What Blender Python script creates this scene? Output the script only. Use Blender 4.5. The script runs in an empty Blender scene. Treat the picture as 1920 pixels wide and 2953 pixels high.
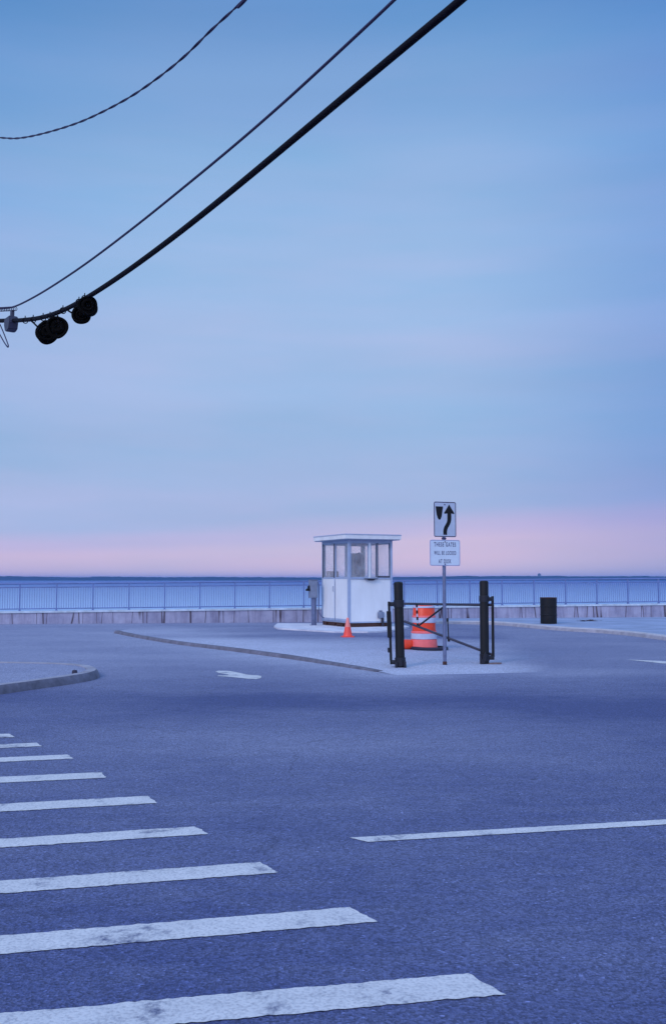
import bpy, bmesh, math, random
from mathutils import Vector, Matrix, noise as mnoise
from mathutils.bvhtree import BVHTree

random.seed(7)
scene = bpy.context.scene
COL = scene.collection
R = math.radians


def lin(r, g, b, a=1.0):
    f = lambda c: (c / 255 / 12.92) if c / 255 <= 0.04045 else ((c / 255 + 0.055) / 1.055) ** 2.4
    return (f(r), f(g), f(b), a)


# ------------------------------------------------------------------ camera
CAM_H, FPX, CX, CY, HOR = 1.5, 2871.0, 960.0, 1476.5, 1672.0
PITCH = math.atan((HOR - CY) / FPX)
cam_d = bpy.data.cameras.new("camera")
cam = bpy.data.objects.new("camera", cam_d)
COL.objects.link(cam)
cam.location = (0, 0, CAM_H)
cam.rotation_euler = (math.pi / 2 + PITCH, 0, 0)
cam_d.sensor_fit = 'VERTICAL'
cam_d.sensor_height = 36.0
cam_d.lens = 36.0 * FPX / 2953.0
cam_d.clip_start = 0.05
cam_d.clip_end = 60000
scene.camera = cam

# ------------------------------------------------------------------ world
W = bpy.data.worlds.new("World")
scene.world = W
W.use_nodes = True
nt = W.node_tree
nt.nodes.clear()
N, L = nt.nodes.new, nt.links.new
SUN_EL, SUN_AZ = 32.0, -146.0        # azimuth measured from +Y, negative = to the left
out = N('ShaderNodeOutputWorld')
sky = N('ShaderNodeTexSky')
sky.sky_type = 'NISHITA'
sky.sun_disc = False
sky.sun_elevation = R(SUN_EL)
sky.sun_rotation = R(SUN_AZ)
bg1 = N('ShaderNodeBackground')
bg1.inputs[1].default_value = 0.05
L(sky.outputs[0], bg1.inputs[0])
tc = N('ShaderNodeTexCoord')
sep = N('ShaderNodeSeparateXYZ')
L(tc.outputs['Generated'], sep.inputs[0])


def wmath(op, a, b=None, c=None):
    n = N('ShaderNodeMath')
    n.operation = op
    for i, v in enumerate((a, b, c)):
        if v is None:
            continue
        if isinstance(v, (int, float)):
            n.inputs[i].default_value = v
        else:
            L(v, n.inputs[i])
    return n.outputs[0]


# long flat streaks of high cloud
mp = N('ShaderNodeMapping')
mp.inputs['Scale'].default_value = (1.1, 1.1, 9.0)
mp.inputs['Rotation'].default_value = (0.0, R(3.0), 0.0)
L(tc.outputs['Generated'], mp.inputs[0])
ns = N('ShaderNodeTexNoise')
ns.inputs['Scale'].default_value = 1.7
ns.inputs['Detail'].default_value = 3.0
ns.inputs['Roughness'].default_value = 0.5
L(mp.outputs[0], ns.inputs['Vector'])
dn = wmath('SUBTRACT', ns.outputs[0], 0.5)
ele = wmath('MULTIPLY_ADD', dn, 0.034, sep.outputs[2])
ele = wmath('MULTIPLY_ADD', sep.outputs[0], -0.045, ele)
ramp = N('ShaderNodeValToRGB')
ramp.color_ramp.interpolation = 'EASE'
stops = [(0.0, (220, 203, 227)), (0.030, (212, 197, 226)), (0.050, (194, 189, 228)), (0.070, (171, 187, 228)),
         (0.14, (159, 188, 229)), (0.24, (166, 192, 233)), (0.31, (163, 191, 233)), (0.38, (150, 186, 231)),
         (0.45, (126, 170, 221)), (0.52, (104, 152, 209)), (0.72, (118, 150, 200)), (1.0, (124, 152, 198))]
cr = ramp.color_ramp
while len(cr.elements) < len(stops):
    cr.elements.new(0.5)
for e, (p, c) in zip(cr.elements, stops):
    e.position = p
    e.color = lin(*c)
L(ele, ramp.inputs[0])
# azimuth: darker and bluer away to the right, unseen sky behind the viewer brightened to light the scene
xr = N('ShaderNodeMapRange')
xr.inputs[1].default_value = 0.08
xr.inputs[2].default_value = 0.42
xr.inputs[3].default_value = 0.0
xr.inputs[4].default_value = 0.78
xr.interpolation_type = 'SMOOTHSTEP'
L(sep.outputs[0], xr.inputs[0])
xl = N('ShaderNodeMapRange')
xl.inputs[1].default_value = 0.12
xl.inputs[2].default_value = 0.42
xl.inputs[3].default_value = 0.0
xl.inputs[4].default_value = 0.3
xl.interpolation_type = 'SMOOTHSTEP'
L(wmath('MULTIPLY', sep.outputs[0], -1.0), xl.inputs[0])
fr = N('ShaderNodeMapRange')          # only the half of the sky ahead
fr.inputs[1].default_value = 0.3
fr.inputs[2].default_value = 0.7
L(sep.outputs[1], fr.inputs[0])
lo = N('ShaderNodeMapRange')
lo.inputs[1].default_value = 0.07
lo.inputs[2].default_value = 0.34
L(sep.outputs[2], lo.inputs[0])
az = wmath('MULTIPLY', wmath('ADD', xr.outputs[0], wmath('MULTIPLY', xl.outputs[0], lo.outputs[0])), fr.outputs[0])
mp2 = N('ShaderNodeMapping')
mp2.inputs['Scale'].default_value = (0.9, 0.9, 6.0)
mp2.inputs['Location'].default_value = (3.1, 0.4, 1.7)
mp2.inputs['Rotation'].default_value = (0.0, R(-4.0), 0.0)
L(tc.outputs['Generated'], mp2.inputs[0])
ns2 = N('ShaderNodeTexNoise')
ns2.inputs['Scale'].default_value = 2.6
ns2.inputs['Detail'].default_value = 4.0
ns2.inputs['Roughness'].default_value = 0.55
L(mp2.outputs[0], ns2.inputs['Vector'])
tint = N('ShaderNodeValToRGB')          # cloud film: bluer gaps, lilac veils
tint.color_ramp.elements[0].position = 0.36
tint.color_ramp.elements[0].color = (0.88, 0.985, 1.0, 1)
tint.color_ramp.elements[1].position = 0.66
tint.color_ramp.elements[1].color = (1.09, 1.015, 1.02, 1)
L(ns2.outputs[0], tint.inputs[0])
veil = N('ShaderNodeMix')
veil.data_type = 'RGBA'
veil.blend_type = 'MULTIPLY'
veil.inputs['Factor'].default_value = 1.0
L(ramp.outputs[0], veil.inputs['A'])
L(tint.outputs[0], veil.inputs['B'])
mx = N('ShaderNodeMix')
mx.data_type = 'RGBA'
mx.blend_type = 'MULTIPLY'
mx.inputs['B'].default_value = (0.44, 0.60, 0.86, 1)
L(az, mx.inputs['Factor'])
L(veil.outputs['Result'], mx.inputs['A'])
bk = N('ShaderNodeMapRange')
bk.inputs[1].default_value = 0.25
bk.inputs[2].default_value = -0.8
bk.inputs[3].default_value = 1.0
bk.inputs[4].default_value = 1.9
L(sep.outputs[1], bk.inputs[0])
stv = wmath('MULTIPLY_ADD', dn, 0.16, 1.0)
stv = wmath('MULTIPLY', stv, bk.outputs[0])
zn = N('ShaderNodeMapRange')          # overhead sky above the picture, brightened to raise the scene light
zn.inputs[1].default_value = 0.56
zn.inputs[2].default_value = 0.85
zn.inputs[3].default_value = 1.0
zn.inputs[4].default_value = 1.9
zn.interpolation_type = 'SMOOTHSTEP'
L(sep.outputs[2], zn.inputs[0])
stv = wmath('MULTIPLY', stv, zn.outputs[0])
bg2 = N('ShaderNodeBackground')
L(mx.outputs['Result'], bg2.inputs[0])
L(stv, bg2.inputs[1])
ms = N('ShaderNodeMixShader')
ms.inputs[0].default_value = 0.94
L(bg1.outputs[0], ms.inputs[1])
L(bg2.outputs[0], ms.inputs[2])
L(ms.outputs[0], out.inputs[0])

# ------------------------------------------------------------------ sun behind thin cloud, exposure
sun_d = bpy.data.lights.new("sun", 'SUN')
sun_d.energy = 1.3
sun_d.angle = R(18)
sun_d.color = (1.0, 0.86, 0.86)
sun = bpy.data.objects.new("sun", sun_d)
COL.objects.link(sun)
sd = Vector((math.sin(R(SUN_AZ)) * math.cos(R(SUN_EL)), math.cos(R(SUN_AZ)) * math.cos(R(SUN_EL)), math.sin(R(SUN_EL))))
sun.rotation_euler = (-sd).to_track_quat('-Z', 'Y').to_euler()
sun.location = sd * 40
vs = scene.view_settings
vs.view_transform = 'Standard'
vs.look = 'None'
vs.exposure = 0.0
vs.gamma = 1.0


# ------------------------------------------------------------------ measuring helpers (source pixel -> place)
def ray(px, py):
    dx, up = (px - CX) / FPX, (CY - py) / FPX
    return Vector((dx, math.cos(PITCH) - up * math.sin(PITCH), math.sin(PITCH) + up * math.cos(PITCH)))


def G(px, py, z=0.0):
    d = ray(px, py)
    t = (z - CAM_H) / d.z
    return Vector((d.x * t, d.y * t, z))


def at_depth(px, py, Y):
    d = ray(px, py)
    return Vector((0, 0, CAM_H)) + d * (Y / d.y)


def on_plan(px, py, A, B):
    """point where the pixel's ray meets the upright plane over plan line A-B"""
    d = ray(px, py)
    ax, ay, bx, by = A[0], A[1], B[0] - A[0], B[1] - A[1]
    t = (ax * by - ay * bx) / (d.x * by - d.y * bx)
    return Vector((0, 0, CAM_H)) + d * t


# ------------------------------------------------------------------ materials
def mat(name, color, rough=0.6, metal=0.0, spec=0.5, var=0.0, vscale=6.0, bump=0.0, bscale=40.0, tint=None, detail=4.0, stretch=None):
    m = bpy.data.materials.new(name)
    m.use_nodes = True
    t = m.node_tree
    b = t.nodes['Principled BSDF']
    b.inputs['Base Color'].default_value = (*color[:3], 1)
    b.inputs['Roughness'].default_value = rough
    b.inputs['Metallic'].default_value = metal
    b.inputs['Specular IOR Level'].default_value = spec
    co = t.nodes.new('ShaderNodeTexCoord')
    if var:
        n = t.nodes.new('ShaderNodeTexNoise')
        n.inputs['Scale'].default_value = vscale
        n.inputs['Detail'].default_value = detail
        n.inputs['Roughness'].default_value = 0.65
        if stretch:
            mp_ = t.nodes.new('ShaderNodeMapping')
            mp_.inputs['Scale'].default_value = stretch
            t.links.new(co.outputs['Object'], mp_.inputs[0])
            t.links.new(mp_.outputs[0], n.inputs['Vector'])
        else:
            t.links.new(co.outputs['Object'], n.inputs['Vector'])
        r = t.nodes.new('ShaderNodeValToRGB')
        r.color_ramp.elements[0].position = 0.3
        r.color_ramp.elements[1].position = 0.72
        c2 = tint if tint else tuple(c * (1 - var) for c in color[:3])
        r.color_ramp.elements[0].color = (*c2[:3], 1)
        r.color_ramp.elements[1].color = (*color[:3], 1)
        t.links.new(n.outputs[0], r.inputs[0])
        t.links.new(r.outputs[0], b.inputs['Base Color'])
    if bump:
        n2 = t.nodes.new('ShaderNodeTexNoise')
        n2.inputs['Scale'].default_value = bscale
        n2.inputs['Detail'].default_value = 5
        t.links.new(co.outputs['Object'], n2.inputs['Vector'])
        bp = t.nodes.new('ShaderNodeBump')
        bp.inputs['Strength'].default_value = bump
        bp.inputs['Distance'].default_value = 0.01
        t.links.new(n2.outputs[0], bp.inputs['Height'])
        t.links.new(bp.outputs[0], b.inputs['Normal'])
    return m


def node(t, kind, **kw):
    n = t.nodes.new(kind)
    for k, v in kw.items():
        setattr(n, k, v)
    return n


def asphalt(name, dark, pale):
    """aggregate, patches and cracks; the vertex attribute 'wear' says where the surface is worn pale or painted paler with distance"""
    m = bpy.data.materials.new(name)
    m.use_nodes = True
    t = m.node_tree
    b = t.nodes['Principled BSDF']
    co = t.nodes.new('ShaderNodeTexCoord')
    at = node(t, 'ShaderNodeAttribute', attribute_name='wear_tone')

    def nz(scale, det=4.0, rough=0.6, vec=None):
        n = t.nodes.new('ShaderNodeTexNoise')
        n.inputs['Scale'].default_value = scale
        n.inputs['Detail'].default_value = det
        n.inputs['Roughness'].default_value = rough
        t.links.new(vec or co.outputs['Object'], n.inputs['Vector'])
        return n.outputs[0]

    def mr(x, a, b_, c, d):
        n = t.nodes.new('ShaderNodeMapRange')
        for i, v in enumerate((a, b_, c, d)):
            n.inputs[i + 1].default_value = v
        t.links.new(x, n.inputs[0])
        return n.outputs[0]

    def mth(op, a, b_):
        n = node(t, 'ShaderNodeMath', operation=op)
        for i, v in enumerate((a, b_)):
            if isinstance(v, (int, float)):
                n.inputs[i].default_value = v
            else:
                t.links.new(v, n.inputs[i])
        return n.outputs[0]
    mps = t.nodes.new('ShaderNodeMapping')
    mps.inputs['Scale'].default_value = (0.6, 1.25, 1)
    t.links.new(co.outputs['Object'], mps.inputs[0])
    big = nz(0.55, 5.0, 0.6, mps.outputs[0])
    mid = nz(5.0, 5.0, 0.7, mps.outputs[0])
    fine = nz(75.0, 3.0, 0.7)
    wear_tone = mth('ADD', at.outputs['Fac'], mth('MULTIPLY', mth('SUBTRACT', big, 0.5), 0.28))
    wear_tone = mth('ADD', wear_tone, mth('MULTIPLY', mth('SUBTRACT', mid, 0.5), 0.20))
    mixc = node(t, 'ShaderNodeMix', data_type='RGBA')
    mixc.inputs['A'].default_value = (*dark, 1)
    mixc.inputs['B'].default_value = (*pale, 1)
    mixc.clamp_factor = True
    t.links.new(wear_tone, mixc.inputs['Factor'])
    # aggregate grains
    vor = t.nodes.new('ShaderNodeTexVoronoi')
    vor.inputs['Scale'].default_value = 85.0
    t.links.new(co.outputs['Object'], vor.inputs['Vector'])
    sepc = t.nodes.new('ShaderNodeSeparateColor')
    t.links.new(vor.outputs['Color'], sepc.inputs[0])
    g = mr(sepc.outputs[0], 0.0, 1.0, 0.62, 1.38)
    g2 = mr(fine, 0.3, 0.7, 0.7, 1.3)
    gg = mth('MULTIPLY', g, g2)
    stone = mr(sepc.outputs[1], 0.985, 0.988, 0.0, 0.8)
    gg = mth('ADD', gg, stone)
    mul = node(t, 'ShaderNodeMix', data_type='RGBA', blend_type='MULTIPLY')
    mul.inputs['Factor'].default_value = 1.0
    t.links.new(mixc.outputs['Result'], mul.inputs['A'])
    t.links.new(gg, mul.inputs['B'])
    # short dark cracks and tar spots
    mpn = t.nodes.new('ShaderNodeMapping')
    mpn.inputs['Scale'].default_value = (0.8, 3.2, 1)
    t.links.new(co.outputs['Object'], mpn.inputs[0])
    cr1 = nz(1.6, 6.0, 0.75, mpn.outputs[0])
    sp = mr(cr1, 0.66, 0.73, 0.0, 0.5)
    wob = t.nodes.new('ShaderNodeTexNoise')
    wob.inputs['Scale'].default_value = 3.0
    wob.inputs['Detail'].default_value = 4
    t.links.new(co.outputs['Object'], wob.inputs['Vector'])
    va = node(t, 'ShaderNodeVectorMath', operation='MULTIPLY_ADD')
    t.links.new(wob.outputs['Color'], va.inputs[0])
    va.inputs[1].default_value = (0.35, 0.35, 0.0)
    t.links.new(co.outputs['Object'], va.inputs[2])
    vc = node(t, 'ShaderNodeTexVoronoi', feature='DISTANCE_TO_EDGE')
    vc.inputs['Scale'].default_value = 0.33
    t.links.new(va.outputs[0], vc.inputs['Vector'])
    ck = mr(vc.outputs['Distance'], 0.0, 0.0035, 0.38, 0.0)
    ck = mth('MULTIPLY', ck, mr(nz(0.8, 3.0), 0.47, 0.56, 0.0, 1.0))
    drip = mr(nz(7.0, 2.0, 0.4), 0.74, 0.78, 0.0, 0.45)
    sp = mth('MAXIMUM', mth('MAXIMUM', sp, ck), drip)
    mul2 = node(t, 'ShaderNodeMix', data_type='RGBA', blend_type='MIX')
    mul2.inputs['B'].default_value = (0.022, 0.024, 0.045, 1)
    t.links.new(sp, mul2.inputs['Factor'])
    t.links.new(mul.outputs['Result'], mul2.inputs['A'])
    t.links.new(mul2.outputs['Result'], b.inputs['Base Color'])
    b.inputs['Roughness'].default_value = 0.82
    b.inputs['Specular IOR Level'].default_value = 0.35
    bp = t.nodes.new('ShaderNodeBump')
    bp.inputs['Strength'].default_value = 0.55
    bp.inputs['Distance'].default_value = 0.012
    h = mth('ADD', mth('MULTIPLY', vor.outputs['Distance'], 0.9), mth('MULTIPLY', fine, 0.8))
    t.links.new(h, bp.inputs['Height'])
    t.links.new(bp.outputs[0], b.inputs['Normal'])
    return m


M = {}
M['asphalt'] = asphalt('asphalt', (0.071, 0.085, 0.195), (0.57, 0.57, 0.67))
M['island'] = M['asphalt']
M['concrete'] = mat('pale_concrete', (0.52, 0.51, 0.56), 0.85, var=0.3, vscale=2.2, bump=0.3, bscale=30)
M['pad'] = mat('pad_concrete', (0.76, 0.74, 0.77), 0.85, tint=(0.45, 0.45, 0.55), var=0.28, vscale=1.9, bump=0.3, bscale=30)
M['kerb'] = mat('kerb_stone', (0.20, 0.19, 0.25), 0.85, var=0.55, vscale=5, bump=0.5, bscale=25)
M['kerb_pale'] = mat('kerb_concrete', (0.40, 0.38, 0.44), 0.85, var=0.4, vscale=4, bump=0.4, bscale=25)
M['white'] = mat('white_paint', (0.76, 0.77, 0.80), 0.5, var=0.11, vscale=3.5, stretch=(1, 1, 0.3), detail=6, bump=0.05, bscale=8)
M['trim'] = mat('grey_white_trim', (0.37, 0.44, 0.60), 0.5, var=0.2, vscale=4)
M['roof'] = mat('roof_edge', (0.80, 0.79, 0.80), 0.55, var=0.18, vscale=3)
M['darkframe'] = mat('dark_frame', (0.02, 0.022, 0.045), 0.5, var=0.3, vscale=5)
M['rust'] = mat('rusty_steel', (0.035, 0.014, 0.013), 0.8, var=0.6, vscale=9, tint=(0.07, 0.022, 0.015))
M['grey_metal'] = mat('grey_metal', (0.25, 0.29, 0.40), 0.5, metal=0.2, var=0.3, vscale=7)
M['galv'] = mat('galvanised', (0.19, 0.22, 0.36), 0.5, metal=0.35, var=0.35, vscale=9)
M['rail'] = mat('rail_paint', (0.17, 0.23, 0.47), 0.55, metal=0.2, var=0.25, vscale=3)
M['baluster'] = mat('baluster_paint', (0.25, 0.33, 0.56), 0.55, metal=0.1, var=0.2, vscale=3)
M['black'] = mat('black_paint', (0.010, 0.010, 0.013), 0.62, spec=0.3, var=0.4, vscale=8, bump=0.15, bscale=30)
M['black_worn'] = mat('scuffed_black_paint', (0.022, 0.023, 0.036), 0.6, spec=0.35, var=0.5, vscale=9)
M['gate'] = mat('gate_bar_paint', (0.050, 0.045, 0.075), 0.5, var=0.4, vscale=7)
M['cable'] = mat('cable_sheath', (0.007, 0.006, 0.012), 0.75, spec=0.15, var=0.4, vscale=6)
M['wire'] = mat('wire_sheath', (0.035, 0.028, 0.075), 0.5, spec=0.3)
M['coil'] = mat('coil_sheath', (0.005, 0.0045, 0.0045), 0.95, spec=0.05)
M['clamp'] = mat('clamp_grey', (0.045, 0.045, 0.085), 0.5, var=0.3, vscale=14)
M['orange'] = mat('orange_plastic', (0.95, 0.062, 0.014), 0.45, var=0.22, vscale=7)
M['pink'] = mat('faded_orange_plastic', (1.0, 0.17, 0.17), 0.5, var=0.18, vscale=9)
M['cone'] = mat('cone_plastic', (1.0, 0.085, 0.06), 0.5, var=0.12, vscale=9)
M['cone_pale'] = mat('cone_sleeve', (1.0, 0.27, 0.24), 0.5, var=0.2, vscale=12)
M['reflect'] = mat('white_reflective', (0.50, 0.53, 0.68), 0.4, var=0.15, vscale=8)
M['blackish'] = mat('blackish_matte', (0.020, 0.020, 0.045), 0.75, var=0.3, vscale=10)
M['sign_face'] = mat('silver_sign_face', (0.50, 0.56, 0.68), 0.45, var=0.16, vscale=5)
M['sign_white'] = mat('white_sign_face', (0.66, 0.74, 0.84), 0.45, var=0.12, vscale=5)
M['sign_black'] = mat('sign_black', (0.008, 0.008, 0.010), 0.5, spec=0.2)
M['sign_border'] = mat('sign_border', (0.030, 0.018, 0.075), 0.5)
M['sign_text'] = mat('sign_lettering', (0.055, 0.055, 0.15), 0.5)
M['paper_border'] = mat('pale_blue_border', (0.19, 0.24, 0.48), 0.5)
M['interior'] = mat('interior_panel', (0.30, 0.33, 0.44), 0.7, var=0.15, vscale=3)
M['back_door'] = mat('back_door_paint', (0.30, 0.34, 0.47), 0.7, var=0.25, vscale=3)
M['jacket'] = mat('navy_cloth', (0.09, 0.11, 0.22), 0.9, var=0.3, vscale=8)
M['cardboard'] = mat('grey_brown_card', (0.33, 0.25, 0.24), 0.9, var=0.25, vscale=10)
M['land'] = mat('far_woodland', (0.045, 0.060, 0.075), 0.95, spec=0.0, var=0.4, vscale=0.01)
M['tower'] = mat('far_tower', (0.10, 0.11, 0.13), 0.9)
M['rock'] = mat('dark_stone', (0.035, 0.03, 0.06), 0.8, var=0.3, vscale=20)


def paint_mat():
    """worn thermoplastic: chips show the road colour through"""
    m = mat('road_paint', (0.55, 0.56, 0.66), 0.75, var=0.0)
    t = m.node_tree
    b = t.nodes['Principled BSDF']
    co = t.nodes.new('ShaderNodeTexCoord')
    n1 = t.nodes.new('ShaderNodeTexNoise')
    n1.inputs['Scale'].default_value = 3.0
    n1.inputs['Detail'].default_value = 9
    n1.inputs['Roughness'].default_value = 0.72
    t.links.new(co.outputs['Object'], n1.inputs['Vector'])
    r = t.nodes.new('ShaderNodeValToRGB')
    r.color_ramp.elements[0].position = 0.355
    r.color_ramp.elements[0].color = (0.12, 0.13, 0.22, 1)
    r.color_ramp.elements[1].position = 0.45
    r.color_ramp.elements[1].color = (0.62, 0.60, 0.60, 1)
    e = r.color_ramp.elements.new(0.62)
    e.color = (0.71, 0.68, 0.67, 1)
    t.links.new(n1.outputs[0], r.inputs[0])
    n2 = t.nodes.new('ShaderNodeTexNoise')
    n2.inputs['Scale'].default_value = 70
    n2.inputs['Detail'].default_value = 3
    t.links.new(co.outputs['Object'], n2.inputs['Vector'])
    r2 = t.nodes.new('ShaderNodeValToRGB')
    r2.color_ramp.elements[0].position = 0.25
    r2.color_ramp.elements[0].color = (0.62, 0.62, 0.66, 1)
    r2.color_ramp.elements[1].position = 0.55
    r2.color_ramp.elements[1].color = (1, 1, 1, 1)
    t.links.new(n2.outputs[0], r2.inputs[0])
    mu = node(t, 'ShaderNodeMix', data_type='RGBA', blend_type='MULTIPLY')
    mu.inputs['Factor'].default_value = 1
    t.links.new(r.outputs[0], mu.inputs['A'])
    t.links.new(r2.outputs[0], mu.inputs['B'])
    t.links.new(mu.outputs['Result'], b.inputs['Base Color'])
    bp = t.nodes.new('ShaderNodeBump')
    bp.inputs['Strength'].default_value = 0.4
    bp.inputs['Distance'].default_value = 0.008
    t.links.new(n2.outputs[0], bp.inputs['Height'])
    t.links.new(bp.outputs[0], b.inputs['Normal'])
    return m


M['paint'] = paint_mat()


def wall_mat():
    """old concrete with vertical joints, cracks and rust runs along its length (object X)"""
    m = bpy.data.materials.new('sea_wall_concrete')
    m.use_nodes = True
    t = m.node_tree
    b = t.nodes['Principled BSDF']
    b.inputs['Roughness'].default_value = 0.9
    b.inputs['Specular IOR Level'].default_value = 0.2
    co = t.nodes.new('ShaderNodeTexCoord')

    def nz(sc, scale, det, rough=0.6):
        mp = t.nodes.new('ShaderNodeMapping')
        mp.inputs['Scale'].default_value = sc
        t.links.new(co.outputs['Object'], mp.inputs[0])
        n = t.nodes.new('ShaderNodeTexNoise')
        n.inputs['Scale'].default_value = scale
        n.inputs['Detail'].default_value = det
        n.inputs['Roughness'].default_value = rough
        t.links.new(mp.outputs[0], n.inputs['Vector'])
        return n.outputs[0]

    def rampc(x, *st):
        r = t.nodes.new('ShaderNodeValToRGB')
        while len(r.color_ramp.elements) < len(st):
            r.color_ramp.elements.new(0.5)
        for e, (p, c) in zip(r.color_ramp.elements, st):
            e.position = p
            e.color = (*c, 1) if len(c) == 3 else c
        t.links.new(x, r.inputs[0])
        return r.outputs[0]

    def mixc(f, a, bb, bt='MIX'):
        n = node(t, 'ShaderNodeMix', data_type='RGBA', blend_type=bt)
        for k, v in (('Factor', f), ('A', a), ('B', bb)):
            if hasattr(v, 'links'):
                t.links.new(v, n.inputs[k])
            else:
                n.inputs[k].default_value = v
        return n.outputs['Result']
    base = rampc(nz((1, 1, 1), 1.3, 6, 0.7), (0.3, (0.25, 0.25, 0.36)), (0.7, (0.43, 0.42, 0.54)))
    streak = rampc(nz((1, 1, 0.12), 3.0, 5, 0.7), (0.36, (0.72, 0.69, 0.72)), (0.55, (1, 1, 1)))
    c = mixc(1.0, base, streak, 'MULTIPLY')
    crack = rampc(nz((1, 1, 0.03), 1.0, 2.5, 0.5), (0.492, (0, 0, 0)), (0.5, (1, 1, 1)), (0.508, (0, 0, 0)))
    c = mixc(crack, c, (0.055, 0.035, 0.045, 1))
    rustm = rampc(nz((1, 1, 0.22), 2.3, 4, 0.6), (0.70, (0, 0, 0)), (0.78, (0.85, 0.85, 0.85)))
    c = mixc(rustm, c, (0.13, 0.05, 0.035, 1))
    t.links.new(c, b.inputs['Base Color'])
    return m


M['wall'] = wall_mat()


def glass_mat():
    m = bpy.data.materials.new('window_glass')
    m.use_nodes = True
    t = m.node_tree
    t.nodes.clear()
    o = t.nodes.new('ShaderNodeOutputMaterial')
    tr = t.nodes.new('ShaderNodeBsdfTransparent')
    tr.inputs[0].default_value = (0.97, 0.98, 0.99, 1)
    gl = t.nodes.new('ShaderNodeBsdfGlossy')
    gl.inputs['Roughness'].default_value = 0.03
    lw = t.nodes.new('ShaderNodeLayerWeight')
    lw.inputs[0].default_value = 0.5
    pw = node(t, 'ShaderNodeMath', operation='POWER')
    t.links.new(lw.outputs['Facing'], pw.inputs[0])
    pw.inputs[1].default_value = 4.0
    fz = node(t, 'ShaderNodeMath', operation='MULTIPLY_ADD')
    t.links.new(pw.outputs[0], fz.inputs[0])
    fz.inputs[1].default_value = 0.45
    fz.inputs[2].default_value = 0.035
    mxs = t.nodes.new('ShaderNodeMixShader')
    t.links.new(fz.outputs[0], mxs.inputs[0])
    t.links.new(tr.outputs[0], mxs.inputs[1])
    t.links.new(gl.outputs[0], mxs.inputs[2])
    # thin dirt film; its pale colour paints sky brightness onto the panes
    df = t.nodes.new('ShaderNodeBsdfDiffuse')
    df.inputs[0].default_value = (0.80, 0.86, 0.92, 1)
    co = t.nodes.new('ShaderNodeTexCoord')
    n = t.nodes.new('ShaderNodeTexNoise')
    n.inputs['Scale'].default_value = 5
    n.inputs['Detail'].default_value = 5
    t.links.new(co.outputs['Object'], n.inputs['Vector'])
    mr = t.nodes.new('ShaderNodeMapRange')
    mr.inputs[1].default_value = 0.3
    mr.inputs[2].default_value = 0.75
    mr.inputs[3].default_value = 0.05
    mr.inputs[4].default_value = 0.17
    t.links.new(n.outputs[0], mr.inputs[0])
    m2 = t.nodes.new('ShaderNodeMixShader')
    t.links.new(mr.outputs[0], m2.inputs[0])
    t.links.new(mxs.outputs[0], m2.inputs[1])
    t.links.new(df.outputs[0], m2.inputs[2])
    t.links.new(m2.outputs[0], o.inputs[0])
    return m


M['glass'] = glass_mat()


def sea_mat():
    m = bpy.data.materials.new('sea_water')
    m.use_nodes = True
    t = m.node_tree
    b = t.nodes['Principled BSDF']
    b.inputs['Base Color'].default_value = (0.045, 0.125, 0.40, 1)
    b.inputs['Roughness'].default_value = 0.38
    b.inputs['Specular IOR Level'].default_value = 0.30
    co = t.nodes.new('ShaderNodeTexCoord')
    sx = t.nodes.new('ShaderNodeSeparateXYZ')
    t.links.new(co.outputs['Object'], sx.inputs[0])
    lg_ = node(t, 'ShaderNodeMath', operation='LOGARITHM')      # paler water near the wall
    t.links.new(sx.outputs[1], lg_.inputs[0])
    lg_.inputs[1].default_value = 10.0
    rs = t.nodes.new('ShaderNodeValToRGB')
    rs.color_ramp.elements[0].position = 0.54
    rs.color_ramp.elements[0].color = (0.34, 0.48, 0.68, 1)
    rs.color_ramp.elements[1].position = 0.74
    rs.color_ramp.elements[1].color = (0.030, 0.10, 0.36, 1)
    dv4 = node(t, 'ShaderNodeMath', operation='DIVIDE')
    t.links.new(lg_.outputs[0], dv4.inputs[0])
    dv4.inputs[1].default_value = 4.0
    t.links.new(dv4.outputs[0], rs.inputs[0])
    t.links.new(rs.outputs[0], b.inputs['Base Color'])
    hs = []
    for sc, st in ((0.9, 1.0), (0.16, 3.0)):
        mp = t.nodes.new('ShaderNodeMapping')
        mp.inputs['Scale'].default_value = (0.55, 1.0, 1.0)
        mp.inputs['Rotation'].default_value = (0, 0, 0.3)
        t.links.new(co.outputs['Object'], mp.inputs[0])
        n = t.nodes.new('ShaderNodeTexNoise')
        n.inputs['Scale'].default_value = sc
        n.inputs['Detail'].default_value = 5
        t.links.new(mp.outputs[0], n.inputs['Vector'])
        mm = node(t, 'ShaderNodeMath', operation='MULTIPLY')
        mm.inputs[1].default_value = st
        t.links.new(n.outputs[0], mm.inputs[0])
        hs.append(mm.outputs[0])
    ad = node(t, 'ShaderNodeMath', operation='ADD')
    t.links.new(hs[0], ad.inputs[0])
    t.links.new(hs[1], ad.inputs[1])
    bp = t.nodes.new('ShaderNodeBump')
    bp.inputs['Strength'].default_value = 0.9
    bp.inputs['Distance'].default_value = 0.35
    t.links.new(ad.outputs[0], bp.inputs['Height'])
    t.links.new(bp.outputs[0], b.inputs['Normal'])
    return m


M['sea'] = sea_mat()


# ------------------------------------------------------------------ mesh helpers
def obj(name, bm, m, parent=None, smooth=False):
    me = bpy.data.meshes.new(name)
    bmesh.ops.recalc_face_normals(bm, faces=bm.faces)
    bm.to_mesh(me)
    bm.free()
    mats = m if isinstance(m, (list, tuple)) else [m]
    for k in mats:
        me.materials.append(M[k] if isinstance(k, str) else k)
    if smooth:
        for p in me.polygons:
            p.use_smooth = True
        me.set_sharp_from_angle(angle=R(38))
    o = bpy.data.objects.new(name, me)
    COL.objects.link(o)
    if parent is not None:
        o.parent = parent
    return o


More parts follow.
